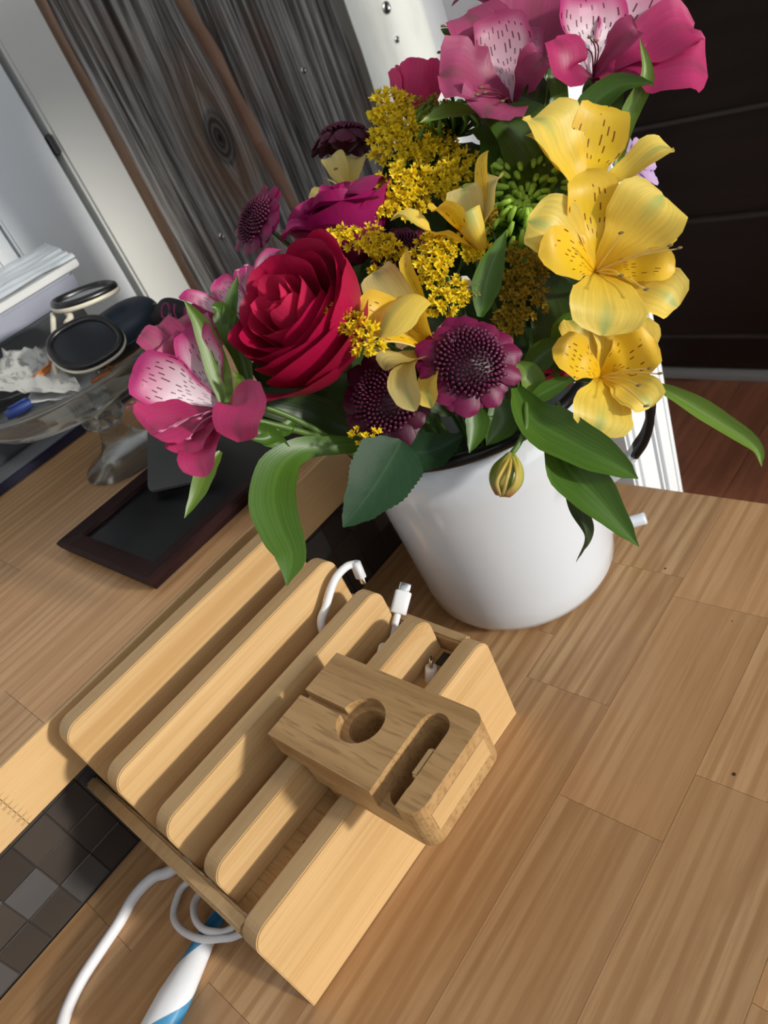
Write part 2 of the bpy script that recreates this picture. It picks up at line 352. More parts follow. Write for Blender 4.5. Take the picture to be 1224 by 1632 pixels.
def lathe(name, prof, c, mat, parent=None, n=48, axis=None, smooth=True):
    vs_, fs, uv = [], [], []; m = len(prof); A = V(axis).normalized() if axis else V((0, 0, 1)); X = A.orthogonal().normalized() if axis else V((1, 0, 0)); Y = A.cross(X)
    for i in range(n):
        a = 2 * PI * i / n
        for j, (r, z) in enumerate(prof): vs_.append(V(c) + (X * math.cos(a) + Y * math.sin(a)) * r + A * z); uv.append((i / n, j / (m - 1)))
    for i in range(n):
        for j in range(m - 1): fs.append((i * m + j, ((i + 1) % n) * m + j, ((i + 1) % n) * m + j + 1, i * m + j + 1))
    return mobj(name, vs_, fs, mat, parent, uv, smooth, at=c)
def interp(tab, x):
    for (a, p), (b, q) in zip(tab, tab[1:]):
        if x <= b:
            t = (x - a) / (b - a); t = t * t * (3 - 2 * t) * .5 + t * .5; return p + (q - p) * t
    return tab[-1][1]
OUTER = [(0, .16), (.25, .46), (.5, .85), (.72, 1), (.88, .82), (.96, .5), (1, .10)]
INNER = [(0, .16), (.3, .55), (.6, 1), (.8, .86), (.93, .45), (1, .05)]
LEAFS = [(0, .22), (.15, .62), (.38, 1), (.62, .84), (.85, .42), (1, .02)]
ROSEL = [(0, .12), (.1, .62), (.3, 1), (.55, .93), (.8, .55), (.93, .25), (1, .03)]
def ribbon(name, pts, hw, shape, nrm, mat, parent=None, cup=0.0, ruf=0.0, rf=3.0, tw=(0, 0), n=14, m=6, seed=0, serr=0, fold=0.0, thick=.0):
    c = crv(pts, n); vs_, fs, uv = [], [], []; ph = seed * 1.7; prev = None; N0 = V(nrm).normalized()
    for i in range(n + 1):
        T = (c[min(i + 1, n)] - c[max(i - 1, 0)]).normalized(); S = T.cross(N0)
        S = S.normalized() if S.length > .15 else (prev - T * prev.dot(T)).normalized() if prev else T.orthogonal()
        if prev and S.dot(prev) < 0: S = -S
        prev = S; t = i / n; Nn = S.cross(T); a = tw[0] + (tw[1] - tw[0]) * t
        S2 = S * math.cos(a) + Nn * math.sin(a); N2 = Nn * math.cos(a) - S * math.sin(a)
        wd = hw * interp(shape, t); 
        if serr: wd *= 1 + (serr if i % 2 else -serr)
        for j in range(m + 1):
            s = j / m * 2 - 1
            off = cup * wd * s * s + fold * wd * abs(s) + .45 * ruf * hw * abs(s) ** 2.5 * math.sin(t * 31 + ph * 3 + s) * min(1, t * 1.5) + ruf * hw * (abs(s) ** 1.6) * math.sin(rf * PI * t * 2 + ph + (2.1 if s > 0 else 0)) * min(1, t * 2)
            vs_.append(c[i] + S2 * (s * wd) + N2 * off); uv.append((j / m, t))
    for i in range(n):
        for j in range(m): a = i * (m + 1) + j; fs.append((a, a + 1, a + m + 2, a + m + 1))
    return mobj(name, vs_, fs, mat, parent, uv)
def px(n, d): return n * d / F                                   # photo pixels -> metres at distance d
def ext(name, poly, z0, z1, mat, parent=None, bev=.0, holes=None, bseg=2):
    bm = bmesh.new(); vv = [bm.verts.new((x, y, z0)) for x, y in poly]; f = bm.faces.new(vv)
    r = bmesh.ops.extrude_face_region(bm, geom=[f]); bmesh.ops.translate(bm, verts=[q for q in r['geom'] if isinstance(q, bmesh.types.BMVert)], vec=(0, 0, z1 - z0))
    if bev: bmesh.ops.bevel(bm, geom=[e for e in bm.edges if e.calc_length() > bev * .5], offset=bev, segments=bseg, affect='EDGES', clamp_overlap=True)
    return bmobj(name, bm, mat, parent)

# ------------------------------------------------------------------ the room
tag(box('floor', (-2.5, -2.2, -.96), (2.6, 1.4, -.90), M_FLOOR), kind='structure')
flo = bpy.data.objects['floor']
ys = -.9
for i in range(14):                                              # boards of the floor that show past the counter
    box('floor_board', (.62 + (i % 3) * .0, ys + i * .13, -.90), (2.0, ys + i * .13 + .128, -.894), M_FLOOR, flo, .001, 1)
wb = tag(box('wall_back', (-2.5, 1.07, -.9), (2.1, 1.2, 1.9), M_WHITE), kind='structure')
M_NOSE = plain('worn_brown_edge', (.050, .036, .029), .5)
wr = tag(box('wall_right', (2.03, -2.0, -.9), (2.16, 1.07, 1.9), M_STAIR), kind='structure')
for k, (z0, z1) in enumerate(((-.868, -.752), (-.746, -.40), (-.394, -.14), (-.134, .12), (.126, .40), (.406, .7))):
    box('board', (2.0 - .008 * (k % 2), -1.6, z0), (2.03, 1.06, z1), M_STAIR, wr, .004, 2)
for z in (-.749, -.397, -.137, .123): box('ledge_strip', (1.984, -1.6, z - .005), (2.03, 1.06, z + .005), M_NOSE, wr, .002)
tag(box('baseboard_right', (1.975, -1.6, -.894), (2.03, 1.06, -.870), plain('grey_baseboard', (.34, .33, .30), .5), None, .003), kind='structure')
# white post with door casing beside the end of the counter
pil = tag(box('wall_post', (.565, .345, -.894), (.64, .42, 1.7), M_WHITE), kind='structure')
box('casing', (.552, .335, -.894), (.565, .375, 1.7), M_WHITE, pil, .003)
box('casing', (.565, .335, -.894), (.60, .345, 1.7), M_WHITE, pil, .003)
box('casing_bead', (.604, .331, -.894), (.630, .345, 1.7), M_WHITE, pil, .004)
box('casing_bead', (.634, .335, -.894), (.645, .345, 1.7), M_WHITE, pil, .002)
# unseen window wall added behind the camera; its opening keeps the sun off the boards
wf = empty('wall_front_added', (0, -1.4, -.9), kind='structure')
WX0, WX1, WZ0, WZ1 = -.18, 1.15, .16, .95
for a, b in (((-1.7, -1.5, -.9), (WX0, -1.4, 1.15)), ((WX1, -1.5, -.9), (1.72, -1.4, 1.15)), ((WX0, -1.5, -.9), (WX1, -1.4, WZ0)), ((WX0, -1.5, WZ1), (WX1, -1.4, 1.15))):
    box('wall_section', a, b, M_WHITE, wf)
tag(box('wall_left_added', (-1.8, -1.5, -.9), (-1.7, 1.07, 1.9), M_WHITE), kind='structure')  # unseen, added to stop daylight leaking in from the left
tag(box('ceiling_added', (-1.8, -1.5, 1.9), (2.16, 1.2, 2.0), M_WHITE), kind='structure')  # unseen, added so skylight enters sideways and not from above
w2 = empty('window_added', (0, -1.45, 1.15), kind='structure')  # added high opening that lets in extra fill light, framed like a window
for a, b in (((-1.7, -1.46, 1.15), (2.1, -1.40, 1.18)), ((-1.7, -1.46, 1.87), (2.1, -1.40, 1.9)), ((.2, -1.46, 1.18), (.23, -1.40, 1.87)), ((1.1, -1.46, 1.18), (1.13, -1.40, 1.87)), ((-.8, -1.46, 1.18), (-.77, -1.40, 1.87))):
    box('window_frame', a, b, M_WHITE, w2, .003)
w1 = empty('window_1', ((WX0 + WX1) / 2, -1.42, WZ0), kind='structure')
for a, b in (((WX0, -1.45, WZ0), (WX1, -1.39, WZ0 + .03)), ((WX0, -1.45, WZ1 - .03), (WX1, -1.39, WZ1)), ((WX0, -1.45, WZ0), (WX0 + .03, -1.39, WZ1)), ((WX1 - .03, -1.45, WZ0), (WX1, -1.39, WZ1))):
    box('window_frame', a, b, M_WHITE, w1, .003)
# door at the left of the back wall
d1 = empty('door_1', (.1, 1.055, -.89), kind='structure')
box('door_leaf', (-.42, 1.04, -.89), (.520, 1.068, 1.5), M_DOOR, d1, .002)
box('stile', (.405, 1.028, -.89), (.5175, 1.040, 1.5), M_DOOR, d1, .003)
box('panel_moulding', (.375, 1.031, -.5), (.402, 1.040, 1.3), M_DOOR, d1, .003)
box('raised_panel', (-.25, 1.033, -.45), (.36, 1.040, 1.25), M_DOOR, d1, .004)
for z in (.405, .175, -.35): box('hinge', (.5190, 1.020, z - .013), (.5255, 1.036, z + .013), M_DARKM, d1, .002)
tag(box('trim_1', (.527, 1.025, -.89), (.600, 1.068, 1.5), M_CASING, None, .004), kind='structure')

# ------------------------------------------------------------------ lower worktop, stave by stave
def staves(root, rows, z0, z1, mat):
    for (y0, y1), xs in rows:
        for a, b in zip(xs, xs[1:]):
            box('stave', (a + .00012, y0 + .00012, z0), (b - .00012, y1 - .00012, z1), mat, root)
wt = empty('worktop', (.1, .2, -.038), 'pale butcher block worktop under the white flower pot', 'worktop')
YS = [-.190, -.1233, -.0566, .0101, .0768, .1435, .2116, .2782, .3449, .4116, .4765]
XJ = {4: [-.6, -.30, .05, .2325, .481], 5: [-.6, -.2, .1845, .365, .481], 6: [-.6, -.36, -.12, .257, .385, .481], 7: [-.6, -.023, .30, .481],
      8: [-.6, -.25, .10, .36, .481], 9: [-.6, -.042, .21, .481], 3: [-.6, -.1, .13, .33, .481], 2: [-.6, 0, .25, .481], 1: [-.6, -.2, .1, .4, .481], 0: [-.6, .2, .481]}
staves(wt, [((YS[i], YS[i + 1]), XJ[i]) for i in range(10)], -.038, 0, M_BIRCH)
M_EDGE = wood('birch_edge', (.66, .45, .22), (.56, .34, .15), (.62, .40, .18), ring=.15, var=.06, rough=.4)
M_KNOT = plain('wood_knot', (.035, .016, .008), .6)
for (u, v, r) in ((1060, 906, .0011), (1170, 1234, .0014), (1167, 990, .0006), (498, 1316, .0)):
    if r:
        c = onp(2, 0, u, v); lathe('knot', [(0, .00025), (r * .8, .0002), (r, -.0005)], c, M_KNOT, wt, 12)
bc = empty('base_cabinet', (.0, .15, -.894), 'white base cabinet carrying the butcher block worktop', 'cabinet')
box('body', (-.58, -.15, -.80), (.46, .4765, -.0385), M_WHITE, bc, .002); box('plinth', (-.58, -.10, -.894), (.46, .4765, -.80), M_WHITE, bc)
# half wall with the small square tiles
bs = tag(box('wall_backsplash', (-.6, .4785, -.894), (.55, .60, .1035), M_GROUT), kind='structure')
tz = [.0015, .0285, .0555, .0825, .1035]; rnd = random.Random(3)
GL = {(-2, 0), (-1, 0), (-3, 1), (0, 2), (-4, 2), (12, 1), (11, 2), (13, 0), (9, 2), (-6, 1), (-5, 3), (12, 3), (13, 2), (-2, 0)}
for i in range(-7, 20):
    for j in range(4):
        x0 = .0095 + i * .0270; g = (i, j) in GL or rnd.random() < .18
        if (i, j) in ((-1, 1), (-2, 1), (-1, 3), (-2, 3), (-1, 0), (0, 1)): g = (i, j) in ((-1, 2),)
        pr = .0012 + rnd.random() * .0006
        box('tile', (x0 + .0003, .4785 - pr, tz[j] + .0003), (x0 + .0267, .4785, tz[j + 1] - .0003), M_TILEB if g else M_TILEA, bs, .0005, 1)
# raised bar ledge
bl = empty('bar_ledge', (0, .7, .104), 'raised butcher block bar ledge above the dark tiles', 'ledge')
by = [.4555, .519, .588, .657, .726, .795, .864, .933, 1.0]
bx = [[-.6, -.2, .02, .6], [-.6, .24, .6], [-.6, -.05, .40, .6], [-.6, .10, .6], [-.6, .3, .6], [-.6, .0, .6], [-.6, .2, .6], [-.6, .1, .6]]
staves(bl, [((by[i], by[i + 1]), bx[i]) for i in range(8)], .104, .149, M_BIRCH)
for a, b in ((-.6, -.0268), (-.0265, .6)):
    box('edge_band', (a, .452, .104), (b, .4553, .149), M_EDGE, bl, .0004, 1)
for k in range(9):                                               # finger joint where the edge band is spliced
    z = .1065 + k * .0046; mobj('finger_joint', [(-.030, .45188, z), (-.0215, .45188, z + .0011), (-.030, .45188, z + .0022), (-.030, .4525, z), (-.0215, .4525, z + .0011), (-.030, .4525, z + .0022)], [(0, 1, 2), (3, 5, 4), (0, 3, 4, 1), (1, 4, 5, 2), (2, 5, 3, 0)], M_BAMEDGE, bl, smooth=False)

# ------------------------------------------------------------------ old boards on the back wall
def old_board(name, label, xl, xr, z0, z1, yf, yb, mat, seed, jag=.004, screws=()):
    """front face is a grid that follows wavy edges; the sides are the fresh-sawn edge"""
    root = empty(name, ((xl(z0) + xr(z0)) / 2, yb, z0), label, 'board')
    nz, nx = 70, 18; vs_, fs = [], []
    for i in range(nz + 1):
        z = z0 + (z1 - z0) * i / nz
        a = xl(z) + jag * mnoise.noise((seed, z * 14, 1)) + jag * .5 * mnoise.noise((seed, z * 40, 5)); b = xr(z) + jag * 1.6 * mnoise.noise((seed, z * 12, 9))
        for j in range(nx + 1):
            x = a + (b - a) * j / nx; rel = mnoise.noise((x * 70, z * 3.5, seed)) * .0016 + mnoise.noise((x * 25, z * 1.6, seed + 4)) * .0018
            ed = min(j, nx - j); vs_.append((x, yf - rel + (.004 if ed == 0 else .0), z))
    for i in range(nz):
        for j in range(nx): q = i * (nx + 1) + j; fs.append((q, q + 1, q + nx + 2, q + nx + 1))
    mobj('weathered_face', vs_, fs, mat, root)
    for side in (0, nx):
        sv, sf = [], []
        for i in range(nz + 1):
            x, y, z = vs_[i * (nx + 1) + side]; sv += [(x, y, z), (x, yb, z)]
        for i in range(nz): sf.append((2 * i, 2 * i + 1, 2 * i + 3, 2 * i + 2))
        mobj('sawn_edge', sv, sf, M_CUT if mat in (M_WEATHER, M_WEATHERK) else M_TRIM2, root, smooth=False)
    for (u, v, r) in screws:
        c = onp(1, yf - .003, u, v); s = lathe('screw', [(0, .0005), (r * .45, .0002), (r * .5, .0012), (r, .001), (r, -.004)], c, M_METAL, root, 20, axis=(0, -1, 0))
        lathe('screw_slot', [(0, .0016), (r * .4, .0014), (r * .42, .0)], c, M_SCREWD, s, 6, axis=(0, -1, 0))
    return root
M_TRIM2 = plain('greyed_paint_edge', (.28, .27, .24), .7)
old_board('reclaimed_board', 'weathered grey board with brown left edge and dark knot, nearer the door', lambda z: .612, lambda z: .812 + (.35 - z) * .12, -.25, 1.25, 1.018, 1.068, M_WEATHERK, 1.3, .004, [(353, 376, .0045)])
old_board('reclaimed_board', 'weathered grey board with pale sawn edge, screw near the white slat', lambda z: .826 + (.35 - z) * .12, lambda z: 1.085 - max(0, z - .36) * .25, -.25, 1.25, 1.004, 1.068, M_WEATHER, 7.7, .006, [(484, 112, .0048)])
old_board('painted_slat', 'white painted slat with worn edge and screw holes beside grey boards', lambda z: 1.132, lambda z: 1.335, -.25, 1.25, 1.030, 1.068, M_TRIM, 3.1, .0015, [(616, 12, .010), (633, 63, .0055)])

# ------------------------------------------------------------------ bamboo charging station
ROT = math.radians(-1.4)
org = empty('charging_station', (.118, .36, 0), 'bamboo charging station with five stepped dividers on the worktop', 'organizer')
def fin_poly(x0, x1, z0, z1, r):
    pts = [(x0, z0), (x1, z0)]
    for cx, cz, a0 in ((x1 - r, z1 - r, 0), (x0 + r, z1 - r, PI / 2)):
        for k in range(9): a = a0 + PI / 2 * k / 8; pts.append((cx + r * math.cos(a), cz + r * math.sin(a)))
    return pts
def fin(name, x0, x1, y0, y1, z0, z1, r=.011, label=None):
    bm = bmesh.new(); vv = [bm.verts.new((x, y0, z)) for x, z in fin_poly(x0, x1, z0, z1, r)]; f = bm.faces.new(vv)
    rr = bmesh.ops.extrude_face_region(bm, geom=[f]); bmesh.ops.translate(bm, verts=[q for q in rr['geom'] if isinstance(q, bmesh.types.BMVert)], vec=(0, y1 - y0, 0))
    bmesh.ops.bevel(bm, geom=[e for e in bm.edges if abs(e.verts[0].co.y - e.verts[1].co.y) < 1e-6], offset=.0007, segments=2, affect='EDGES')
    bm.normal_update()
    for fc in bm.faces: fc.material_index = 0 if abs(fc.normal.y) > .9 else 1
    o = bmobj(name, bm, None, org, mats=[M_BAMBOO, M_BAMEDGE])
    if label: o['label'] = label
    return o
FX0, FX1, T = .0180, .2190, .0132
FY = [.2705, .307, .3455, .384, .4225]; FZ = [.083, .099, .113, .132, .154]
fin('front_panel', .0078, .2285, FY[0], FY[0] + T, 0, FZ[0], .012)
for k in range(1, 5): fin('divider', FX0, FX1, FY[k], FY[k] + T, .0655, FZ[k], .012)
box('tray_floor', (FX0, FY[0] + T, .060), (FX1, .452, .0655), M_BLOCK, org)
for a, b in ((.0082, .0172), (.2198, .2285)):
    fr = fin('side_rail', a, b, FY[0] + T + .0003, .4715, .0655, .080, .0) if False else box('side_rail', (a, FY[0] + T + .0003, .062), (b, .4700, .0785), M_BAMEDGE, org, .0016)
box('rear_foot', (.012, .440, 0), (.2245, .452, .0600), M_BAMEDGE, org, .0008)
for y in (.292, .330): box('vent_slot', (.2055, y, .0652), (.2165, y + .011, .0660), M_SCREWD, org)
lathe('screw_hole', [(0, .0004), (.0013, .0003), (.0015, -.001)], (.0655, .2965, .0655), M_SCREWD, org, 12)
org.rotation_euler = (0, 0, ROT)

# ------------------------------------------------------------------ watch and earbud stand on top
ws = empty('watch_stand', (.125, .27, .0835), 'bamboo block with round watch recess and earbud slot atop charging station', 'stand')
X0, X1, ZB, ZT = .0925, .1580, .0865, .1185
def rrect(x0, x1, y0, y1, r, corners=(1, 1, 1, 1), n=6):
    out = []
    for (cx, cy, a0, on) in ((x1, y1, 0, corners[0]), (x0, y1, 1, corners[1]), (x0, y0, 2, corners[2]), (x1, y0, 3, corners[3])):
        rr = r if on else .0008; sx = -1 if cx == x1 else 1; sy = -1 if cy == y1 else 1
        for k in range(n + 1):
            a = a0 * PI / 2 + PI / 2 * k / n; out.append((cx + sx * rr + rr * math.cos(a), cy + sy * rr + rr * math.sin(a)))
    return out
def boolean(o, cutters):
    dg = bpy.context.evaluated_depsgraph_get()
    for c in cutters:
        m = o.modifiers.new('cut', 'BOOLEAN'); m.operation = 'DIFFERENCE'; m.object = c; m.solver = 'EXACT'
    bpy.context.view_layer.update(); dg = bpy.context.evaluated_depsgraph_get()
    me = bpy.data.meshes.new_from_object(o.evaluated_get(dg)); o.modifiers.clear(); o.data = me
    for c in cutters: bpy.data.objects.remove(c)
blk = ext('block', rrect(X0, X1, .2100, .3265, .009, (0, 0, 1, 1)), ZB, ZT, M_BLOCK, ws, .0012)
cc = (.1250, .2765)
def cyl(c, r, z0, z1, n=40): return ext('cutter', [(c[0] + r * math.cos(2 * PI * k / n), c[1] + r * math.sin(2 * PI * k / n)) for k in range(n)], z0, z1, M_BLOCK)
cut = [cyl(cc, .0152, ZT - .0075, ZT + .01), cyl((cc[0] + .001, cc[1] - .0006), .0112, ZB - .01, ZT + .01),
       box('cutter', (cc[0] - .0022, cc[1] + .012, ZT - .0065), (cc[0] + .0022, .34, ZT + .01), M_BLOCK),
       ext('cutter', rrect(X0 + .0085 - .004, X1 - .0095, .2240, .2428, .0093), ZB + .004, ZT + .01, M_BLOCK),
       box('cutter', (X0 - .01, .2245, ZT - .0145), (X0 + .018, .2424, ZT + .01), M_BLOCK),
       box('cutter', (X0 - .01, .3020, ZB - .01), (X1 + .01, .36, .1000), M_BLOCK)]
boolean(blk, cut)
box('slot_step', (.1110, .2241, ZT - .012), (.1290, .2290, ZT - .0008), M_BAMBOO, ws, .0012)
ext('support_leg', rrect(.0945, .1120, .2855, .3005, .004), .0665, ZB, M_BLOCK, ws, .0008)
mobj('pale_strip', [(X0 + .008, .2098, ZB + .009), (X1 - .009, .2098, ZB + .009), (X1 - .009, .2098, ZT - .009), (X0 + .008, .2098, ZT - .009)], [(0, 1, 2, 3)], M_BAMBOO, ws, smooth=False)  # lighter bamboo rectangle over the middle of the block's front face

# ------------------------------------------------------------------ cables
def usb(root, c, A, S, scale=1.0, relief=True, fat=1.0):
    """moulded body and metal tip; A = pointing direction, S = wide direction"""
    A = V(A).normalized(); S = (V(S) - A * V(S).dot(A)).normalized(); N = A.cross(S)
    def slab(name, a0, a1, hw, ht, mat, n=24, e=3.2):
        vs_, fs = [], []; zs = [(a0, .86), (a0 + .0006, 1), (a1 - .0006, 1), (a1, .88)]
        for z, s in zs:
            for k in range(n):
                g = 2 * PI * k / n; cx, sx = math.cos(g), math.sin(g)
                vs_.append(V(c) + A * z + S * (hw * s * math.copysign(abs(cx) ** (2 / e), cx)) + N * (ht * s * math.copysign(abs(sx) ** (2 / e), sx)))
        for i in range(3):
            for k in range(n): fs.append((i * n + k, i * n + (k + 1) % n, (i + 1) * n + (k + 1) % n, (i + 1) * n + k))
        fs.append(tuple(range(n - 1, -1, -1))); fs.append(tuple(3 * n + k for k in range(n))); return mobj(name, vs_, fs, mat, root)
    slab('plug_body', 0, .0165 * scale, .0060 * scale, .0034 * scale * fat, M_PLASTIC)
    slab('connector', .0155 * scale, .0225 * scale, .0042 * scale, .0014 * scale, M_METAL)
    slab('connector_mouth', .0222 * scale, .0228 * scale, .0034 * scale, .0007 * scale, M_SCREWD)
    if relief: tube('strain_relief', [V(c) - A * .009, V(c) + A * .001], .0026 * scale, M_PLASTIC, root, 4, 14)
# plug in the third slot, standing up
b0 = onp(1, .340, 634, 978); tipd = (onp(1, .342, 650, 918) - b0).normalized()
r = empty('charging_cable', (b0.x, b0.y, .066), 'white cable with wide flat plug standing up beside the white pot', 'cable', 'white charging cables')
usb(r, b0, tipd, CRIGHT * .9 + CUP * .25); tube('cord', [V((.175, .328, .068)), V((.19, .331, .085)), b0 - tipd * .022, b0 - tipd * .006], .0018, M_PLASTIC, r, 14, 10)
# plug in the front slot, seen edge-on
b1 = onp(1, .298, 687, 1090); a1 = (onp(1, .298, 687, 1052) - b1).normalized()
r = empty('charging_cable', (b1.x, b1.y, .066), 'white cable plug poking up in front slot behind bamboo block', 'cable', 'white charging cables')
usb(r, b1 - a1 * .004, a1, TOCAM - CRIGHT * .08, 1.0, fat=1.2); tube('cord', [V((b1.x, b1.y, .066)), b1 - a1 * .010, b1 - a1 * .006], .0018, M_PLASTIC, r, 8, 10)
# bent-over cable with phone plug
k = [onp(1, .374, 512, 998), onp(1, .374, 520, 965), onp(1, .374, 533, 925), onp(1, .3735, 551, 904), onp(1, .3725, 565, 899)]
r = empty('charging_cable', (k[0].x, k[0].y, .066), 'white cable bent over at the top with its plug facing the pot', 'cable', 'white charging cables')
tube('cord', [V((k[0].x - .004, .374, .067))] + k, .0029, M_PLASTIC, r, 26, 12)
pb = onp(1, .371, 566, 897); pa = (onp(1, .367, 579, 929) - pb).normalized()
usb(r, pb - pa * .001, pa, TOCAM + CRIGHT * .6, .80, False, 1.15)
# cables on the worktop at the left of the station
g = lambda u, v, z=.0035: onp(2, z, u, v)
r = empty('power_cord', g(130, 1560, 0), 'thick white power cord running left out from under the charging station', 'cable')
tube('cord', [V((.075, .40, .004)), V((.040, .412, .004)), g(272, 1388), g(245, 1398), g(215, 1428), g(190, 1470), g(160, 1515), g(128, 1565), g(105, 1615), g(92, 1665)], .0040, M_PLASTIC, r, 60, 14)
r = empty('coiled_cable', g(300, 1450, 0), 'thin white cable coiled in two loops over the blue tube', 'cable')
pts = [V((.07, .375, .003)), V((.03, .398, .0035)), g(295, 1410, .004), g(281, 1435, .005), g(277, 1462, .007), g(290, 1483, .011), g(318, 1496, .0155), g(352, 1496, .0155), g(384, 1488, .012), V((.035, .33, .006)), V((.06, .355, .004)),
       V((.045, .385, .004)), V((.022, .391, .005)), g(313, 1432, .008), g(309, 1455, .012), g(318, 1475, .0155), g(338, 1485, .0165), g(372, 1478, .013), V((.04, .345, .006)), V((.08, .34, .004))]
tube('cord', pts, .0024, M_PLASTIC, r, 110, 10)
# blue and white plastic tube
r = empty('plastic_tube', g(280, 1550, 0), 'blue and white twisted plastic tube lying under the coiled cable', 'tube')
c0, c1 = g(352, 1452, .006), g(225, 1690, .0105)
vs_, fs, uv = [], [], []; NN, KK = 30, 28; fr = frames(crv([c0, c1], NN)); cc_ = crv([c0, c1], NN)
for i in range(NN + 1):
    t = i / NN; rw = (.004 + .0075 * min(1, t * 1.6)); rz = (.005 + .005 * min(1, t * 1.6)) * (1 if t > .0 else .6)
    a = fr[i][0].cross(V((0, 0, 1))).normalized()
    for j in range(KK): q = 2 * PI * j / KK; vs_.append(cc_[i] + a * math.cos(q) * rw + V((0, 0, 1)) * math.sin(q) * rz * .9)
for i in range(NN):
    for j in range(KK): fs.append((i * KK + j, i * KK + (j + 1) % KK, (i + 1) * KK + (j + 1) % KK, (i + 1) * KK + j))
fs.append(tuple(range(KK - 1, -1, -1))); fs.append(tuple(NN * KK + j for j in range(KK)))
uv = [(j / KK, i / NN) for i in range(NN + 1) for j in range(KK)]
t_ = NT('twisted_tube'); u_, v_ = uvsplit(t_)
sw = t_.math('SINE', t_.math('ADD', t_.math('MULTIPLY', u_, 6.2832), t_.math('MULTIPLY_ADD', v_, 7.0, -.89)))
m_ = t_.math('MAXIMUM', t_.sstep(sw, .12, .20), t_.math('SUBTRACT', 1.0, t_.sstep(v_, .10, .16)))
sh_ = t_.sstep(sw, .55, .95); t_.base(t_.mix(m_, (.78, .80, .83), t_.mix(sh_, (.06, .26, .46), (.012, .13, .30))), .3)
tube_b = mobj('tube_body', vs_, fs, t_.m, r, uv)

# ------------------------------------------------------------------ enamel pot
PC = V((.357, .341, 0)); PR = .0925; PH = .184
pot = empty('enamel_pot', PC, 'white enamel pot with black rim holding the flower bouquet', 'pot')
prof = [(0, .0005), (.060, .0005), (.070, .0015), (.0765, .006), (.0795, .013), (.0815, .03), (.0845, .08), (.0885, .14), (.0912, PH - .004), (.0892, PH - .004), (.0865, .14), (.0825, .08), (.0795, .03), (.076, .012), (.06, .006), (0, .006)]
lathe('pot_body', prof, PC, M_ENAMEL, pot, 72)
rim = [(PR - .0008 + .0036 * math.cos(2 * PI * q / 12), PH - .0012 + .0042 * math.sin(2 * PI * q / 12)) for q in range(13)]
lathe('pot_rim', rim, PC, M_BLACKEN, pot, 72)
HD = V((.33, -.94, 0)).normalized(); HS = V((0, 0, 1)).cross(HD)
def strap(name, pts, hw, th, mat, par, n=30):
    c = crv(pts, n); vs_, fs = [], []
    for i in range(n + 1):
        T = (c[min(i + 1, n)] - c[max(i - 1, 0)]).normalized(); N = HS.cross(T).normalized()
        for s, q in ((-1, .6), (-.85, 1), (0, .55), (.85, 1), (1, .6)): vs_.append(c[i] + HS * hw * s + N * th * q)
        for s, q in ((1, -.6), (.85, -1), (0, -.55), (-.85, -1), (-1, -.6)): vs_.append(c[i] + HS * hw * s + N * th * q)
    for i in range(n):
        for j in range(10): fs.append((i * 10 + j, i * 10 + (j + 1) % 10, (i + 1) * 10 + (j + 1) % 10, (i + 1) * 10 + j))
    fs.append(tuple(range(9, -1, -1))); fs.append(tuple(n * 10 + j for j in range(10))); return mobj(name, vs_, fs, mat, par)
hp = lambda rr, z: PC + HD * rr + V((0, 0, z))
strap('handle', [hp(.0905, .177), hp(.105, .183), hp(.120, .179), hp(.1275, .162), hp(.127, .142), hp(.1205, .124), hp(.112, .112)], .0085, .0030, M_BLACKEN, pot)
strap('handle_root', [hp(.112, .112), hp(.104, .102), hp(.095, .094), hp(.086, .090)], .0080, .0028, M_ENAMEL, pot, 12)
e0 = onp(2, .03, 985, 838); e1 = onp(2, .03, 1028, 826); dd = (e1 - e0).normalized()
tube('handle_peg', [e0 - dd * .012, e0, e1 - dd * .001, e1], .0050, M_ENAMEL, pot, 8, 18)
lathe('water', [(0, .10), (.0842, .10)], PC, plain('murky_water', (.03, .04, .02), .05), pot, 32)

# ------------------------------------------------------------------ things on the bar ledge
ZL = .149
# dark picture frame lying face up
fx0, fx1, fy0, fy1 = .1310, .374, .4765, .6290
pf = empty('picture_frame', ((fx0 + fx1) / 2, (fy0 + fy1) / 2, ZL), 'dark mahogany picture frame lying flat with black glass on the ledge', 'frame')
pr = [(.003, .1500), (.0008, .1555), (0, .1600), (.0025, .1618), (.0175, .1600), (.0185, .1570)]    # inset from outer edge, height
def mitre(name, side):
    vs_, fs = [], []
    for e in (0, 1):
        for ins, z in pr + [(.0185, .1500)]:
            x = {0: (fx0 + ins, fx1 - ins), 1: (fx1 - ins, fx1 - ins), 2: (fx1 - ins, fx0 + ins), 3: (fx0 + ins, fx0 + ins)}[side][e]
            y = {0: (fy0 + ins, fy0 + ins), 1: (fy0 + ins, fy1 - ins), 2: (fy1 - ins, fy1 - ins), 3: (fy1 - ins, fy0 + ins)}[side][e]
            vs_.append((x, y, z))
    m = len(pr) + 1
    for j in range(m): fs.append((j, (j + 1) % m, m + (j + 1) % m, m + j))
    fs.append(tuple(range(m - 1, -1, -1))); fs.append(tuple(m + j for j in range(m))); mobj(name, vs_, fs, M_FRAMEW, pf, smooth=False)
for s in range(4): mitre('frame_side', s)
box('backing_board', (fx0 + .004, fy0 + .004, ZL), (fx1 - .004, fy1 - .004, .1498), M_BLACKP, pf)
box('glass_pane', (fx0 + .0186, fy0 + .0186, .1548), (fx1 - .0186, fy1 - .0186, .1562), M_BLACKGL, pf)
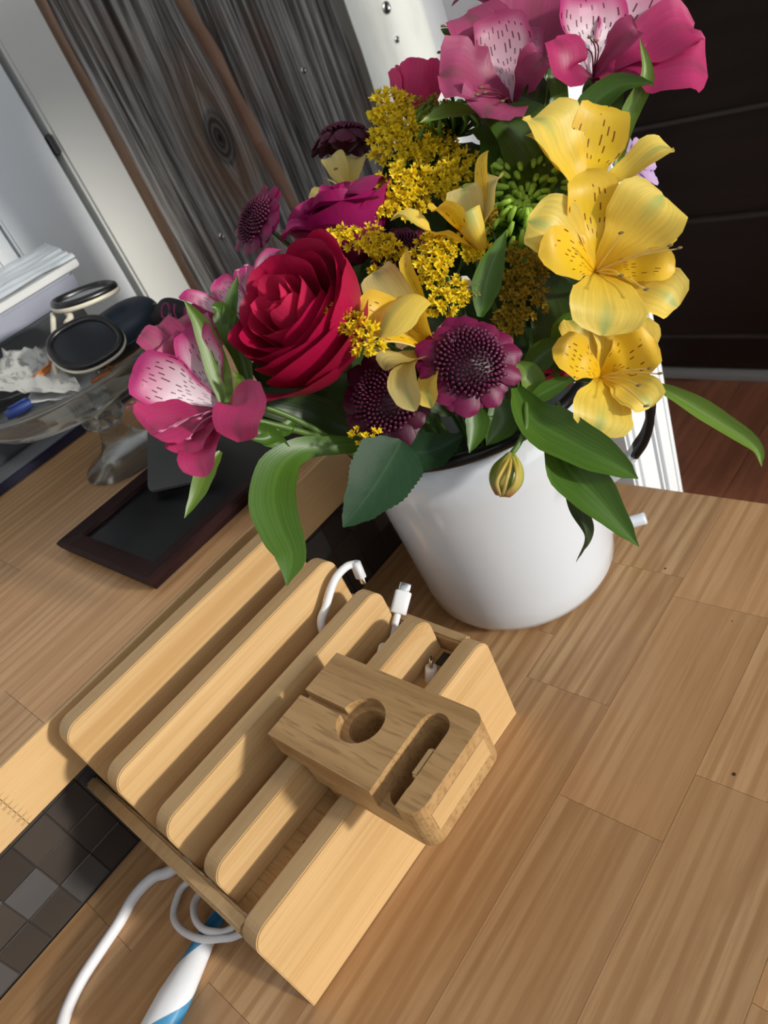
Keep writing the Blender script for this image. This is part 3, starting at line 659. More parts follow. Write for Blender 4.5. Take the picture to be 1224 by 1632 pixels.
# black phone leaning on the frame
pa_ = onp(2, .1567, 243, 790); pc_ = onp(2, .1567, 312, 775); e1 = (pc_ - pa_)
rr_ = ray(243, 690); tt = (pa_ - CAM).dot(e1) / rr_.dot(e1); pb_ = CAM + rr_ * tt
E1 = e1.normalized(); E2 = (pb_ - pa_); E2 = (E2 - E1 * E2.dot(E1)).normalized(); E3 = E1.cross(E2)
ph = empty('phone', (pa_ + pc_) / 2, 'black phone leaning up from the black glass of the frame', 'phone')
bm = bmesh.new(); pl = rrect(0, .066, 0, .125, .008); bot = [bm.verts.new(pa_ + E1 * x + E2 * y + V((0, 0, .0006))) for x, y in pl]; f = bm.faces.new(bot)
q = bmesh.ops.extrude_face_region(bm, geom=[f]); bmesh.ops.translate(bm, verts=[z for z in q['geom'] if isinstance(z, bmesh.types.BMVert)], vec=-E3 * .007 if E3.z < 0 else E3 * .007)
bmesh.ops.bevel(bm, geom=[e for e in bm.edges if e.calc_length() > .003 or True], offset=.0012, segments=2, affect='EDGES', clamp_overlap=True)
bmobj('phone_body', bm, M_BLACKP, ph)
# glass pedestal bowl
BC = V((.255, .70, ZL))
gb = empty('glass_bowl', BC, 'clear glass pedestal bowl heaped with odds and ends on the ledge', 'bowl')
foot = [(0, .001), (.046, .0005), (.0475, .002), (.046, .0045), (.034, .010), (.022, .018), (.0155, .028), (.0125, .036), (.0125, .040)]
stem_ = [(.0125, .040), (.0165, .043), (.0185, .047), (.0165, .051), (.013, .053), (.0155, .056), (.0180, .060), (.0150, .064), (.012, .066)]
bowl_ = [(.012, .066), (.030, .068), (.062, .073), (.088, .082), (.101, .094), (.1055, .106), (.1065, .110), (.1045, .1105), (.0985, .097), (.085, .086), (.060, .0775), (.03, .0725), (0, .0715)]
lathe('foot', [(r_, z + .0003) for r_, z in foot], BC, M_GLASS, gb, 48)
st = lathe('stem', stem_, BC, M_GLASS, gb, 32)
for k in range(10):
    a = 2 * PI * k / 10; c = BC + V((math.cos(a) * .0185, math.sin(a) * .0185, .053)); tube('stem_flute', [c - V((0, 0, .008)), c, c + V((0, 0, .008))], .0042, M_GLASS, st, 6, 8, prof=lambda x: .3 + math.sin(PI * x) * .7)
lathe('bowl', bowl_, BC, M_GLASS, gb, 64)
lathe('bowl_lip', [(.1055 + .0016 * math.cos(2 * PI * q / 10), .110 + .0016 * math.sin(2 * PI * q / 10)) for q in range(11)], BC, M_GLASS, gb, 64)
# sunglasses
def loop3(c, ax, ay, rx, ry, e, n=36, skew=0):
    return [c + ax * (rx * math.copysign(abs(math.cos(a)) ** (2 / e), math.cos(a)) + skew * math.sin(a) * rx) + ay * (ry * math.copysign(abs(math.sin(a)) ** (2 / e), math.sin(a))) for a in [2 * PI * k / n for k in range(n)]]
def rimring(name, lp, r, mat, par, flat=None):
    n = len(lp); vs_, fs = [], []; cen = sum(lp, V()) / n; K = 8; nn = (lp[0] - cen).cross(lp[n // 4] - cen).normalized()
    for i in range(n):
        o_ = (lp[i] - cen).normalized()
        for k in range(K): a = 2 * PI * k / K; vs_.append(lp[i] + o_ * math.cos(a) * r + nn * math.sin(a) * r * (flat or 1))
    for i in range(n):
        for k in range(K): fs.append((i * K + k, i * K + (k + 1) % K, ((i + 1) % n) * K + (k + 1) % K, ((i + 1) % n) * K + k))
    return mobj(name, vs_, fs, mat, par), cen, nn
sg = empty('sunglasses', P(135, 585, .705), 'black sunglasses with cream edges resting in the glass bowl', 'sunglasses')
def lens_unit(c, wu, hu, d, rx, ry, mat_l, tilt_n):
    cen = P(*c, d); ax = (P(c[0] + wu[0], c[1] + wu[1], d + wu[2]) - cen); ay = (P(c[0] + hu[0], c[1] + hu[1], d + hu[2]) - cen)
    ax.normalize(); ay = (ay - ax * ay.dot(ax)).normalized(); lp = loop3(cen, ax, ay, rx, ry, 2.5, skew=.12)
    o, ce, nn = rimring('rim', lp, .0036, M_BLACKP, sg, 1.1)
    s = 1 if nn.dot(TOCAM) > 0 else -1
    lp2 = [p_ - nn * s * .0036 + (p_ - ce).normalized() * .0014 for p_ in lp]; rimring('cream_back', lp2, .0030, M_CREAM, sg, .9)
    lv = [ce + nn * s * .0022] + lp; mobj('lens', lv, [(0, i + 1, (i + 1) % len(lp) + 1) for i in range(len(lp))], mat_l, sg)
lens_unit((136, 546), (60, -34, .012), (22, 46, -.012), .700, .0300, .0255, M_LENS, 0)
lens_unit((134, 470), (52, -22, .016), (4, 22, -.050), .735, .0285, .0235, M_LENS2, 0)
tube('bridge', [P(106, 516, .712), P(112, 505, .718), P(104, 494, .724)], .0032, M_CREAM, sg, 10, 8)
tube('temple', [P(84, 500, .728), P(88, 560, .712), P(95, 600, .712), P(150, 610, .74), P(215, 560, .78)], .0026, M_CREAM, sg, 20, 8)
# navy case
def blob(name, label, cat, c, ax, ay, az, mat, e=2.4, partname='shell', n=20):
    root = empty(name, c, label, cat); vs_, fs = [], []
    for i in range(n + 1):
        th = -PI / 2 + PI * i / n
        for j in range(2 * n):
            a = PI * j / n; f_ = lambda t: math.copysign(abs(t) ** (2 / e), t)
            vs_.append(c + ax * f_(math.cos(th)) * f_(math.cos(a)) + ay * f_(math.cos(th)) * f_(math.sin(a)) + az * f_(math.sin(th)))
    for i in range(n):
        for j in range(2 * n): fs.append((i * 2 * n + j, i * 2 * n + (j + 1) % (2 * n), (i + 1) * 2 * n + (j + 1) % (2 * n), (i + 1) * 2 * n + j))
    mobj(partname, vs_, fs, mat, root); return root
cs = P(188, 530, .755); nb = blob('glasses_case', 'dark navy glasses case behind the sunglasses in the bowl', 'case', cs, V((.047, -.012, .004)), V((.010, .034, .002)), V((0, -.004, .022)), M_NAVY)
tube('case_seam', [cs + V((-.052, .0, -.001)), cs + V((-.03, -.030, -.004)), cs + V((.012, -.042, -.004)), cs + V((.052, -.02, .003))], .0008, M_BLACKP, nb, 16, 6)
# paper scraps, orange and blue bits in the bowl
def crumple(name, label, cat, quad, mat, amp, seed, part='sheet', n=14, thick=.0006):
    root = empty(name, sum(quad, V()) / 4, label, cat); vs_, fs = [], []
    nn = (quad[1] - quad[0]).cross(quad[3] - quad[0]).normalized()
    for i in range(n + 1):
        for j in range(n + 1):
            p_ = quad[0].lerp(quad[1], j / n).lerp(quad[3].lerp(quad[2], j / n), i / n); vs_.append(p_ + nn * amp * (mnoise.noise((j * .45, i * .45, seed)) + .5 * mnoise.noise((j * 1.1, i * 1.1, seed + 3))))
    for i in range(n):
        for j in range(n): a = i * (n + 1) + j; fs.append((a, a + 1, a + n + 2, a + n + 1))
    o = mobj(part, vs_, fs, mat, root); md = o.modifiers.new('thickness', 'SOLIDIFY'); md.thickness = thick; return root
crumple('paper_scrap', 'crumpled printed paper scrap heaped in the bowl under the sunglasses', 'paper', [P(-15, 620, .70), P(135, 628, .68), P(88, 552, .74), P(5, 560, .76)], M_NEWS, .007, 1.0)
crumple('paper_scrap', 'pale folded paper at the bottom of the glass bowl', 'paper', [P(40, 645, .70), P(170, 620, .70), P(150, 585, .74), P(60, 600, .75)], M_PAPER, .004, 5.0)
for (u, v, d, a, lb) in ((68, 594, .712, .3, 'orange plastic clip left of the sunglasses in the bowl'), (162, 602, .715, -.3, 'orange plastic clip under the navy case in the bowl')):
    c = P(u, v, d); rt = empty('plastic_clip', c, lb, 'clip', 'orange clips in the bowl'); bm = box_bm((-.011, -.004, -.003), (.011, .004, .003), .0018); bmesh.ops.rotate(bm, verts=bm.verts, cent=(0, 0, 0), matrix=Matrix.Rotation(a, 3, 'Z')); bmesh.ops.translate(bm, verts=bm.verts, vec=c); bmobj('clip_body', bm, M_ORANGE, rt)
    tube('clip_ring', [c + V((.009, 0, .002)), c + V((.013, .003, .004)), c + V((.015, -.002, .002))], .0012, M_ORANGE, rt, 8, 6)
cb = P(30, 652, .700); rt = empty('pen_cap', cb, 'blue plastic cap at the left of the glass bowl', 'cap'); tube('cap_body', [cb + V((-.012, .004, 0)), cb, cb + V((.012, -.004, 0))], .0055, M_BLUE, rt, 10, 14, prof=lambda x: .75 + .25 * math.sin(PI * x)); tube('cap_clip', [cb + V((-.008, .0, .006)), cb + V((.01, -.006, .006))], .0012, M_BLUE, rt, 4, 6)
# pink and black lanyard hanging over the bowl's edge
ln = empty('lanyard', P(275, 490, .70), 'black lanyard strap with pink lettering over the edge of the bowl', 'lanyard')
lp_ = [P(240, 505, .735), P(262, 476, .715), P(300, 483, .70), P(330, 505, .69)]
lq = [P(244, 520, .735), P(262, 516, .712), P(300, 522, .698), P(330, 540, .69)]
def band(name, A_, B_, mat, off=0, n=18):
    a, b = crv(A_, n), crv(B_, n); nn = (a[n // 2 + 1] - a[n // 2]).cross(b[n // 2] - a[n // 2]).normalized(); nn = nn if nn.dot(TOCAM) > 0 else -nn
    vs_ = [p_ + nn * off for p_ in a] + [p_ + nn * off for p_ in b]; o = mobj(name, vs_, [(i, i + 1, n + 2 + i, n + 1 + i) for i in range(n)], mat, ln); return o, a, b, nn
o, la, lb_, lnn = band('strap', lp_, lq, M_STRAPB); o.modifiers.new('thickness', 'SOLIDIFY').thickness = .0012
def on_strap(s, t): k_ = s * 18; i = min(int(k_), 17); f_ = k_ - i; p_ = la[i].lerp(la[i + 1], f_); q_ = lb_[i].lerp(lb_[i + 1], f_); return p_.lerp(q_, t) + lnn * .0012
def letter(pts): tube('letter', [on_strap(*p_) for p_ in pts], .0013, M_STRAPP, ln, 24, 6)
letter([(.34, .25), (.30, .5), (.33, .78), (.40, .80), (.43, .5), (.40, .25), (.34, .25)])
letter([(.50, .22), (.49, .55), (.53, .80), (.60, .80), (.63, .55), (.63, .22)])
letter([(.70, .2), (.78, .22), (.86, .25)]); letter([(.78, .22), (.77, .5), (.77, .8)])
# folder with navy edge behind the bowl
fo = empty('folder', onp(2, ZL, 60, 715), 'grey folder with navy edge lying on the ledge behind the bowl', 'folder')
box('cover', (.02, .8420, .153), (.36, .985, .159), M_GREYCARD, fo, .001); box('spine', (.018, .8360, .1493), (.362, .8425, .1590), M_NAVYE, fo, .0015); box('pages', (.022, .8425, .1495), (.358, .985, .1528), M_PAPER, fo)
# piled mail in plastic sleeves, left of the bowl
def slab4(name, quad, th, mat, par, bev=.001):
    nn = (quad[1] - quad[0]).cross(quad[3] - quad[0]).normalized(); nn = nn if nn.z > 0 else -nn
    bm = bmesh.new(); f = bm.faces.new([bm.verts.new(p_) for p_ in quad]); q = bmesh.ops.extrude_face_region(bm, geom=[f]); bmesh.ops.translate(bm, verts=[z for z in q['geom'] if isinstance(z, bmesh.types.BMVert)], vec=-nn * th)
    bmesh.ops.bevel(bm, geom=list(bm.edges), offset=bev, segments=2, affect='EDGES', clamp_overlap=True); return bmobj(name, bm, mat, par)
def zq(z, *uv): return [onp(2, z, *p_) for p_ in uv]
st_ = [(.160, .205, 'dark slate plastic box lowest in the pile left of the bowl', 'storage_box', M_SLATE, 'lid'), (.206, .2650, 'slate binder in the middle of the pile left of the bowl', 'binder', M_SLATE, 'ring_spine'), (.2655, .2900, 'lilac grey magazine bundle in the pile left of the bowl', 'magazine_bundle', M_LILAC, 'band')]
for i, (z0, z1, lb, nm, mt, pn) in enumerate(st_):
    rt = empty(nm, (.19, .92, z0), lb, nm.split('_')[-1]); box('body', (.03, .882 + .006 * i, z0), (.365 + .014 * i, .995, z1), mt, rt, .003)
    box(pn, (.10, .8805 + .006 * i, z0 + .004), (.12, .8824 + .006 * i, z1 - .004), M_GREYCARD if i else M_BLACKP, rt)
rt = empty('mail_bundle', (.19, .94, .2905), 'white mail in a shiny clear plastic sleeve on top of the pile', 'mail')
crumple_q = [V((.02, .888, .2995)), V((.405, .892, .2995)), V((.43, 1.0, .312)), V((.02, 1.0, .316))]
slab4('papers', crumple_q, .0085, M_PAPER, rt)
n_ = 22; vs_, fs = [], []
for i in range(n_ + 1):
    for j in range(n_ + 1):
        p_ = crumple_q[0].lerp(crumple_q[1], j / n_).lerp(crumple_q[3].lerp(crumple_q[2], j / n_), i / n_); vs_.append(p_ + V((0, 0, .004 + .004 * mnoise.noise((j * .3, i * 1.2, 2)))))
for i in range(n_):
    for j in range(n_): a = i * (n_ + 1) + j; fs.append((a, a + 1, a + n_ + 2, a + n_ + 1))
mobj('plastic_sleeve', vs_, fs, M_SLEEVE, rt)

# ------------------------------------------------------------------ the bouquet
rg = random.Random(11)
NF = [0]
def flower_root(name, label, cat, group=None):
    NF[0] += 1; a = NF[0] * 2.4; rr = .012 + .032 * ((NF[0] * .618) % 1)
    return empty(name, PC + V((math.cos(a) * rr, math.sin(a) * rr, .012)), label, cat, group)
def stem_to_pot(root, start, back, r=.0016, mat=None, name='stem'):
    """from the flower down through the mouth of the pot to its foot at the bottom"""
    b = V(root.location); d = start - PC; d.z = 0; m = PC + (d.normalized() * min(.062, d.length) if d.length > .001 else V()) + V((0, 0, .188))
    p1 = start + V(back) * .03; mid = m.lerp(start, .45) + V((0, 0, .012 if start.z > m.z + .03 else .022))
    tube(name, [start, p1.lerp(mid, .4), mid.lerp(m, .55), m, m.lerp(b, .5), b], r, mat or M_STEM, root, 18, 7)
def leafp(root, pts, wpx, mat=None, nrm=None, cup=.25, fold=.15, tw=(0, 0), shape=LEAFS, n=18, serr=0, ruf=.0, m=6, name='leaf'):
    q = [P(*p_) for p_ in pts]; d = sum(p_[2] for p_ in pts) / len(pts)
    return ribbon(name, q, px(wpx, d) / 2, shape, nrm or TOCAM, mat or M_LEAF, root, cup=cup, fold=fold, tw=tw, n=n, m=m, serr=serr, ruf=ruf, seed=len(root.children))
def tepal(root, thr, tip, wpx, mat, axis, shape, arch=.25, curl=.0, cup=.25, ruf=.06, name='petal', mid=None, depth=.012, seed=0, fold=0, tw=(0, 0)):
    d = tip[2]; b = P(*thr) - V(axis) * depth; e = P(*tip); ln_ = (e - b).length
    mm = P(*mid) if mid else b.lerp(e, .5) + V(axis) * arch * ln_
    pts = [b, b.lerp(mm, .55) + V(axis) * .06 * ln_, mm, mm.lerp(e, .55) + V(axis) * (.10 * ln_ * (arch > 0)), e - V(axis) * curl * ln_]
    return ribbon(name, pts, px(wpx, d) / 2, shape, axis, mat, root, cup=cup, ruf=ruf, rf=2.2, n=16, m=8, seed=seed, fold=fold, tw=tw)
def stamens(root, thr, tips, axis, matf, mata, depth=.012):
    for t in tips:
        b = P(*thr) - V(axis) * depth; e = P(*t); s = tube('stamen', [b, b.lerp(e, .5) + V(axis) * .006, e], .00055, matf, root, 10, 5, r2=.0004)
        tube('anther', [e - CRIGHT * .0016, e + CRIGHT * .0016 + CUP * .0006], .0009, mata, s, 6, 6, prof=lambda x: .35 + .65 * math.sin(PI * x))
def alstro(label, thr, axis, tepals, stam=(), back=None, kind='pink', group=None, stem=True, calyx=True):
    """thr = throat (u, v, d); tepals = (tip, width px, 'i'/'o'/'d'/'p', options)"""
    A = V(axis).normalized(); root = flower_root('alstroemeria', label, 'flower', group or ('pink alstroemerias' if kind == 'pink' else 'yellow alstroemerias'))
    mats = {'pink': {'i': M_PK_IN, 'o': M_PK_OUT, 'd': M_PK_DIM, 'j': M_PK_DIN}, 'yellow': {'i': M_YL_IN, 'o': M_YL_OUT, 'd': M_YL_PALE, 'j': M_YL_IN}}[kind]
    for k, tp in enumerate(tepals):
        tip, wp, kd = tp[:3]; op = tp[3] if len(tp) > 3 else {}
        tepal(root, thr, tip, wp, mats[kd], A, INNER if kd in 'ij' else OUTER, seed=k + NF[0], **op)
    stamens(root, thr, stam, A, M_FIL_D if (kind == 'pink' and stem == 'dark') else (M_FIL_P if kind == 'pink' else M_FIL_Y), M_ANTH if (kind == 'yellow' or stem == 'dark') else M_FIL_P)
    b = P(*thr) - A * .012
    if calyx: tube('ovary', [b - A * .014, b - A * .008, b - A * .0015], .0036, M_STEM, root, 8, 10, prof=lambda x: .5 + .5 * math.sin(PI * min(1, x * .8)))
    if stem: stem_to_pot(root, b - A * .008, -A)
    return root
ax_ = lambda r_, u_, o_=1.0: (TOCAM * o_ + CRIGHT * r_ + CUP * u_).normalized()

# rear and filling greenery first
gr = flower_root('greenery_sprig', 'dark leafy sprig filling the middle of the bouquet', 'leaves')
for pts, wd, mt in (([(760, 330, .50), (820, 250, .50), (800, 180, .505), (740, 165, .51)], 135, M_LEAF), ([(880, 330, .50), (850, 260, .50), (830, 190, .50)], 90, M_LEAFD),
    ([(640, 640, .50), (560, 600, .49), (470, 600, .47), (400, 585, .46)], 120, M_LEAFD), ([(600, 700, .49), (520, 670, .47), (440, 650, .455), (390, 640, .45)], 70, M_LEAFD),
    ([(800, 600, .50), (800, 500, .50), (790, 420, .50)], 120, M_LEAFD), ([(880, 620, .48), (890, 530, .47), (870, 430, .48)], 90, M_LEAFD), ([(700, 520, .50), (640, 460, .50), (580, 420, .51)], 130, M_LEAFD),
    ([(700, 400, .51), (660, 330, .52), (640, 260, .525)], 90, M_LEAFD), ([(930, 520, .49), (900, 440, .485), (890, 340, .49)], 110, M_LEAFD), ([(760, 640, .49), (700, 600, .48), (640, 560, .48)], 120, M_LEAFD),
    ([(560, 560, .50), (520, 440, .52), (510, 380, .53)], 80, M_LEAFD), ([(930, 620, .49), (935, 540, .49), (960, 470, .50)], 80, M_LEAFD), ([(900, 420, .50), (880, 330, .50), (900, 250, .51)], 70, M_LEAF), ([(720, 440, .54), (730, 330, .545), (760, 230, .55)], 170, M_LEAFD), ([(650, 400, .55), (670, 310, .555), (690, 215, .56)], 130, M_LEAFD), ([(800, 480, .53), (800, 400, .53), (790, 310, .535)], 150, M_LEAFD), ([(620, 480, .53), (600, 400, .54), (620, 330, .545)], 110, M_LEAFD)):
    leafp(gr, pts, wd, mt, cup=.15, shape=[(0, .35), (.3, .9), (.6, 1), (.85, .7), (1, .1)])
stem_to_pot(gr, P(790, 470, .50), (0, 0, -1))

# pink alstroemeria, front left
A1 = ax_(-.35, .1)
a = alstro('bright pink alstroemeria with white speckled petals hanging at the left front', (345, 645, .425), A1, [
    ((211, 588, .405), 92, 'i', dict(arch=.10, cup=.3)), ((312, 515, .425), 80, 'i', dict(arch=.08, cup=.3)),
    ((238, 690, .395), 108, 'o', dict(arch=.14, cup=.1, ruf=.1)), ((326, 760, .395), 74, 'o', dict(arch=.16, cup=.25)),
    ((384, 704, .385), 92, 'o', dict(arch=.2, cup=.15, mid=(392, 640, .385))), ((297, 726, .400), 80, 'o', dict(arch=.12))],
    [(257, 688, .385), (278, 680, .385), (300, 700, .392), (318, 668, .39)], kind='pink')
leafp(a, [(352, 720, .43), (330, 750, .425), (316, 785, .42), (294, 826, .415)], 34, M_LEAFL)
leafp(a, [(375, 690, .43), (352, 600, .425), (325, 525, .42), (293, 478, .415)], 40, M_LEAFL, fold=.3)
leafp(a, [(372, 640, .42), (384, 612, .415), (371, 590, .41)], 20, M_LEAFL)
leafp(a, [(460, 715, .44), (420, 690, .435), (388, 672, .43)], 34, M_LEAF)
b_ = alstro('mauve pink alstroemeria seen from the side behind the left front bloom', (335, 610, .445), ax_(-.6, .6, .7), [
    ((224, 532, .435), 44, 'd', dict(arch=.1)), ((252, 518, .44), 62, 'd', dict(arch=.08)), ((288, 506, .445), 60, 'd', dict(arch=.06)), ((318, 505, .45), 70, 'd', dict(arch=.05)),
    ((222, 615, .43), 36, 'd', dict(arch=.1)), ((265, 545, .43), 60, 'd', dict(arch=.15))], [(205, 650, .43), (212, 642, .43)], kind='pink')
c_ = alstro('pale pink alstroemeria peeking out left of the red rose', (395, 500, .47), ax_(-.5, .5, .8), [
    ((345, 445, .465), 46, 'i', dict(arch=.05)), ((396, 424, .47), 52, 'i', dict(arch=.05)), ((285, 474, .46), 34, 'i', dict(arch=.05)), ((335, 555, .46), 90, 'o', dict(arch=.08)), ((300, 520, .462), 70, 'd', dict(arch=.08)), ((458, 398, .48), 40, 'i')],
    [(378, 432, .46), (392, 424, .46)], kind='pink')
leafp(c_, [(362, 545, .445), (368, 490, .44), (379, 438, .438)], 24, M_LEAF)
leafp(c_, [(400, 620, .45), (378, 545, .445), (352, 497, .44), (336, 488, .437)], 42, M_LEAF)

# pink alstroemerias at the top
t1 = alstro('dusky pink alstroemeria at the top with a pale speckled upper petal', (822, 152, .475), ax_(-.1, .25), [
    ((862, -25, .50), 130, 'd', dict(arch=.05)), ((742, 22, .485), 105, 'd', dict(arch=.06)), ((700, 120, .465), 125, 'd', dict(arch=.14, ruf=.12)), ((770, 188, .455), 112, 'd', dict(arch=.18, ruf=.12)),
    ((868, 92, .462), 62, 'd', dict(arch=.12, cup=.5)), ((786, 22, .472), 96, 'j', dict(arch=.05)), ((842, 42, .478), 62, 'j', dict(arch=.04))],
    [(766, 140, .452), (772, 148, .452), (760, 152, .45), (800, 162, .452)], kind='pink', stem='dark')
t2 = alstro('rosy pink alstroemeria at the top right against the dark panelling', (958, 98, .465), ax_(.15, .3), [
    ((1030, -30, .48), 120, 'i', dict(arch=.06)), ((928, -12, .47), 125, 'i', dict(arch=.06)), ((1106, 45, .468), 100, 'o', dict(arch=.08)), ((1128, 118, .462), 130, 'o', dict(arch=.08, cup=.1)),
    ((884, 62, .450), 74, 'o', dict(arch=.15, mid=(905, 118, .452))), ((1016, 48, .452), 52, 'd', dict(arch=.12, cup=.6)), ((985, 130, .47), 60, 'o')],
    [(940, 60, .45), (928, 74, .45), (950, 66, .45)], kind='pink', stem='dark')
t0 = alstro('dark pink alstroemeria half hidden behind the two top blooms', (868, 60, .51), ax_(-.2, .6), [((840, -60, .515), 110, 'd'), ((905, -40, .52), 100, 'd'), ((720, 10, .52), 50, 'd'), ((760, -40, .52), 80, 'd')], [(706, 42, .50), (700, 84, .50)], kind='pink', stem='dark')
for pts, wd, mt in (([(872, 260, .48), (886, 160, .475), (878, 70, .47)], 40, M_LEAF), ([(900, 250, .475), (935, 180, .468), (985, 138, .46), (1042, 132, .452)], 48, M_LEAF), ([(978, 290, .475), (1000, 190, .468), (1030, 125, .46), (1020, 62, .455)], 30, M_LEAFL), ([(920, 260, .475), (955, 190, .47), (995, 110, .475)], 60, M_LEAF), ([(840, 200, .48), (852, 160, .475), (865, 120, .475)], 50, M_LEAFD)):
    leafp(t2, pts, wd, mt, cup=.3)
for pts, wd, mt in (([(755, 178, .475), (715, 178, .47), (668, 196, .465)], 26, M_LEAFL), ([(742, 76, .49), (722, 60, .487), (702, 46, .485)], 24, M_LEAF), ([(880, 330, .485), (840, 230, .48), (770, 175, .475)], 120, M_LEAF)):
    leafp(t1, pts, wd, mt)

# yellow alstroemerias
y1 = alstro('deep yellow alstroemeria at upper right below the pink blooms', (938, 300, .455), ax_(.1, .55, .8), [
    ((848, 188, .452), 128, 'o', dict(arch=.10, cup=.3)), ((962, 168, .462), 92, 'i', dict(arch=.03)), ((1070, 236, .45), 58, 'o', dict(arch=.08)), ((985, 296, .445), 44, 'i', dict(arch=.1)), ((838, 215, .458), 50, 'o', dict(arch=.1))], [], kind='yellow')
y2 = alstro('largest yellow alstroemeria in full bloom with red dashes on its petals', (958, 420, .432), ax_(0, .1), [
    ((1068, 350, .435), 88, 'i', dict(arch=.06)), ((842, 352, .425), 112, 'o', dict(arch=.12, ruf=.08)), ((1058, 312, .418), 128, 'o', dict(arch=.12, cup=.15)), ((1080, 490, .425), 92, 'o', dict(arch=.1, ruf=.1)),
    ((960, 535, .405), 128, 'o', dict(arch=.2, cup=.15)), ((932, 272, .425), 92, 'i', dict(arch=.08)), ((858, 408, .410), 92, 'i', dict(arch=.14)), ((1076, 432, .418), 64, 'i', dict(arch=.1))],
    [(990, 372, .405), (1068, 392, .405), (1083, 396, .405), (990, 440, .40), (1030, 462, .402)], kind='yellow')
y3 = alstro('yellow alstroemeria drooping over the black handle of the pot', (968, 592, .440), ax_(.05, .1), [
    ((1005, 498, .445), 110, 'o', dict(arch=.1)), ((905, 505, .445), 70, 'o', dict(arch=.1)), ((948, 694, .418), 106, 'o', dict(arch=.16, cup=.1)), ((1042, 540, .432), 88, 'i', dict(arch=.08)), ((880, 556, .430), 76, 'i', dict(arch=.08)), ((1036, 650, .420), 76, 'o', dict(arch=.16, ruf=.1))],
    [(1052, 596, .42), (1036, 588, .418), (1018, 615, .41), (1030, 648, .408)], kind='yellow')
y4 = alstro('yellow alstroemeria seen in profile among the goldenrod', (752, 372, .452), ax_(-.35, .8, .45), [
    ((778, 240, .455), 26, 'i', dict(arch=.03)), ((797, 283, .45), 66, 'd', dict(arch=.05, cup=.4)), ((622, 352, .440), 60, 'o', dict(arch=.1, mid=(688, 372, .44))), ((688, 338, .437), 66, 'i', dict(arch=.12, cup=.5)), ((738, 300, .455), 60, 'd', dict(arch=.05))], [], kind='yellow')
tube('floral_tube', [P(768, 398, .456), P(758, 372, .450), P(742, 340, .447)], .0095, M_YL_OUT, y4, 10, 14, prof=lambda x: .35 + .65 * x)
y5 = alstro('pale yellow alstroemeria turned sideways between red rose and plum chrysanthemum', (680, 548, .425), ax_(-.55, .35, .7), [
    ((598, 432, .432), 70, 'd', dict(arch=.05)), ((648, 398, .428), 26, 'i', dict(arch=.04)), ((570, 492, .412), 76, 'i', dict(arch=.14, cup=.35)), ((606, 538, .398), 96, 'o', dict(arch=.2, cup=.35, mid=(660, 468, .405))), ((612, 590, .415), 60, 'd', dict(arch=.1)),
    ((662, 655, .402), 56, 'd', dict(arch=.15, mid=(645, 590, .405))), ((688, 650, .405), 46, 'o', dict(arch=.1))], [(600, 545, .40)], kind='yellow')
y0 = alstro('faded yellow alstroemeria half hidden behind the magenta rose', (556, 305, .535), ax_(-.3, .6, .7), [((498, 328, .53), 50, 'd'), ((528, 250, .535), 40, 'd'), ((574, 252, .54), 46, 'd'), ((600, 300, .54), 40, 'd')], [(520, 285, .525), (515, 300, .525), (535, 270, .525)], kind='yellow')
leafp(y3, [(822, 618, .440), (850, 668, .430), (912, 705, .420), (975, 738, .412), (1017, 763, .408)], 78, M_LEAF, fold=.25)
leafp(y3, [(880, 690, .432), (905, 745, .425), (955, 800, .418), (1018, 871, .412)], 84, M_LEAF, fold=.25)
leafp(y3, [(1038, 612, .445), (1085, 635, .44), (1150, 675, .435), (1203, 712, .43), (1214, 744, .428)], 34, M_LEAFL, fold=.3)
leafp(y3, [(888, 640, .43), (896, 700, .43), (912, 770, .43), (934, 845, .43), (918, 896, .43)], 34, M_LEAFDRY, cup=.6, tw=(.4, 8.5), n=40)
leafp(y2, [(880, 560, .45), (905, 520, .445), (930, 500, .44)], 44, M_LEAF); leafp(y2, [(830, 600, .455), (870, 562, .45), (905, 545, .445)], 46, M_LEAF)
leafp(y2, [(835, 645, .44), (880, 618, .435), (918, 600, .43)], 30, M_LEAF); leafp(y2, [(855, 640, .445), (845, 600, .44), (820, 575, .44)], 40, M_LEAFL)
leafp(y5, [(765, 505, .44), (778, 440, .435), (806, 368, .43)], 48, M_LEAF, cup=.3)

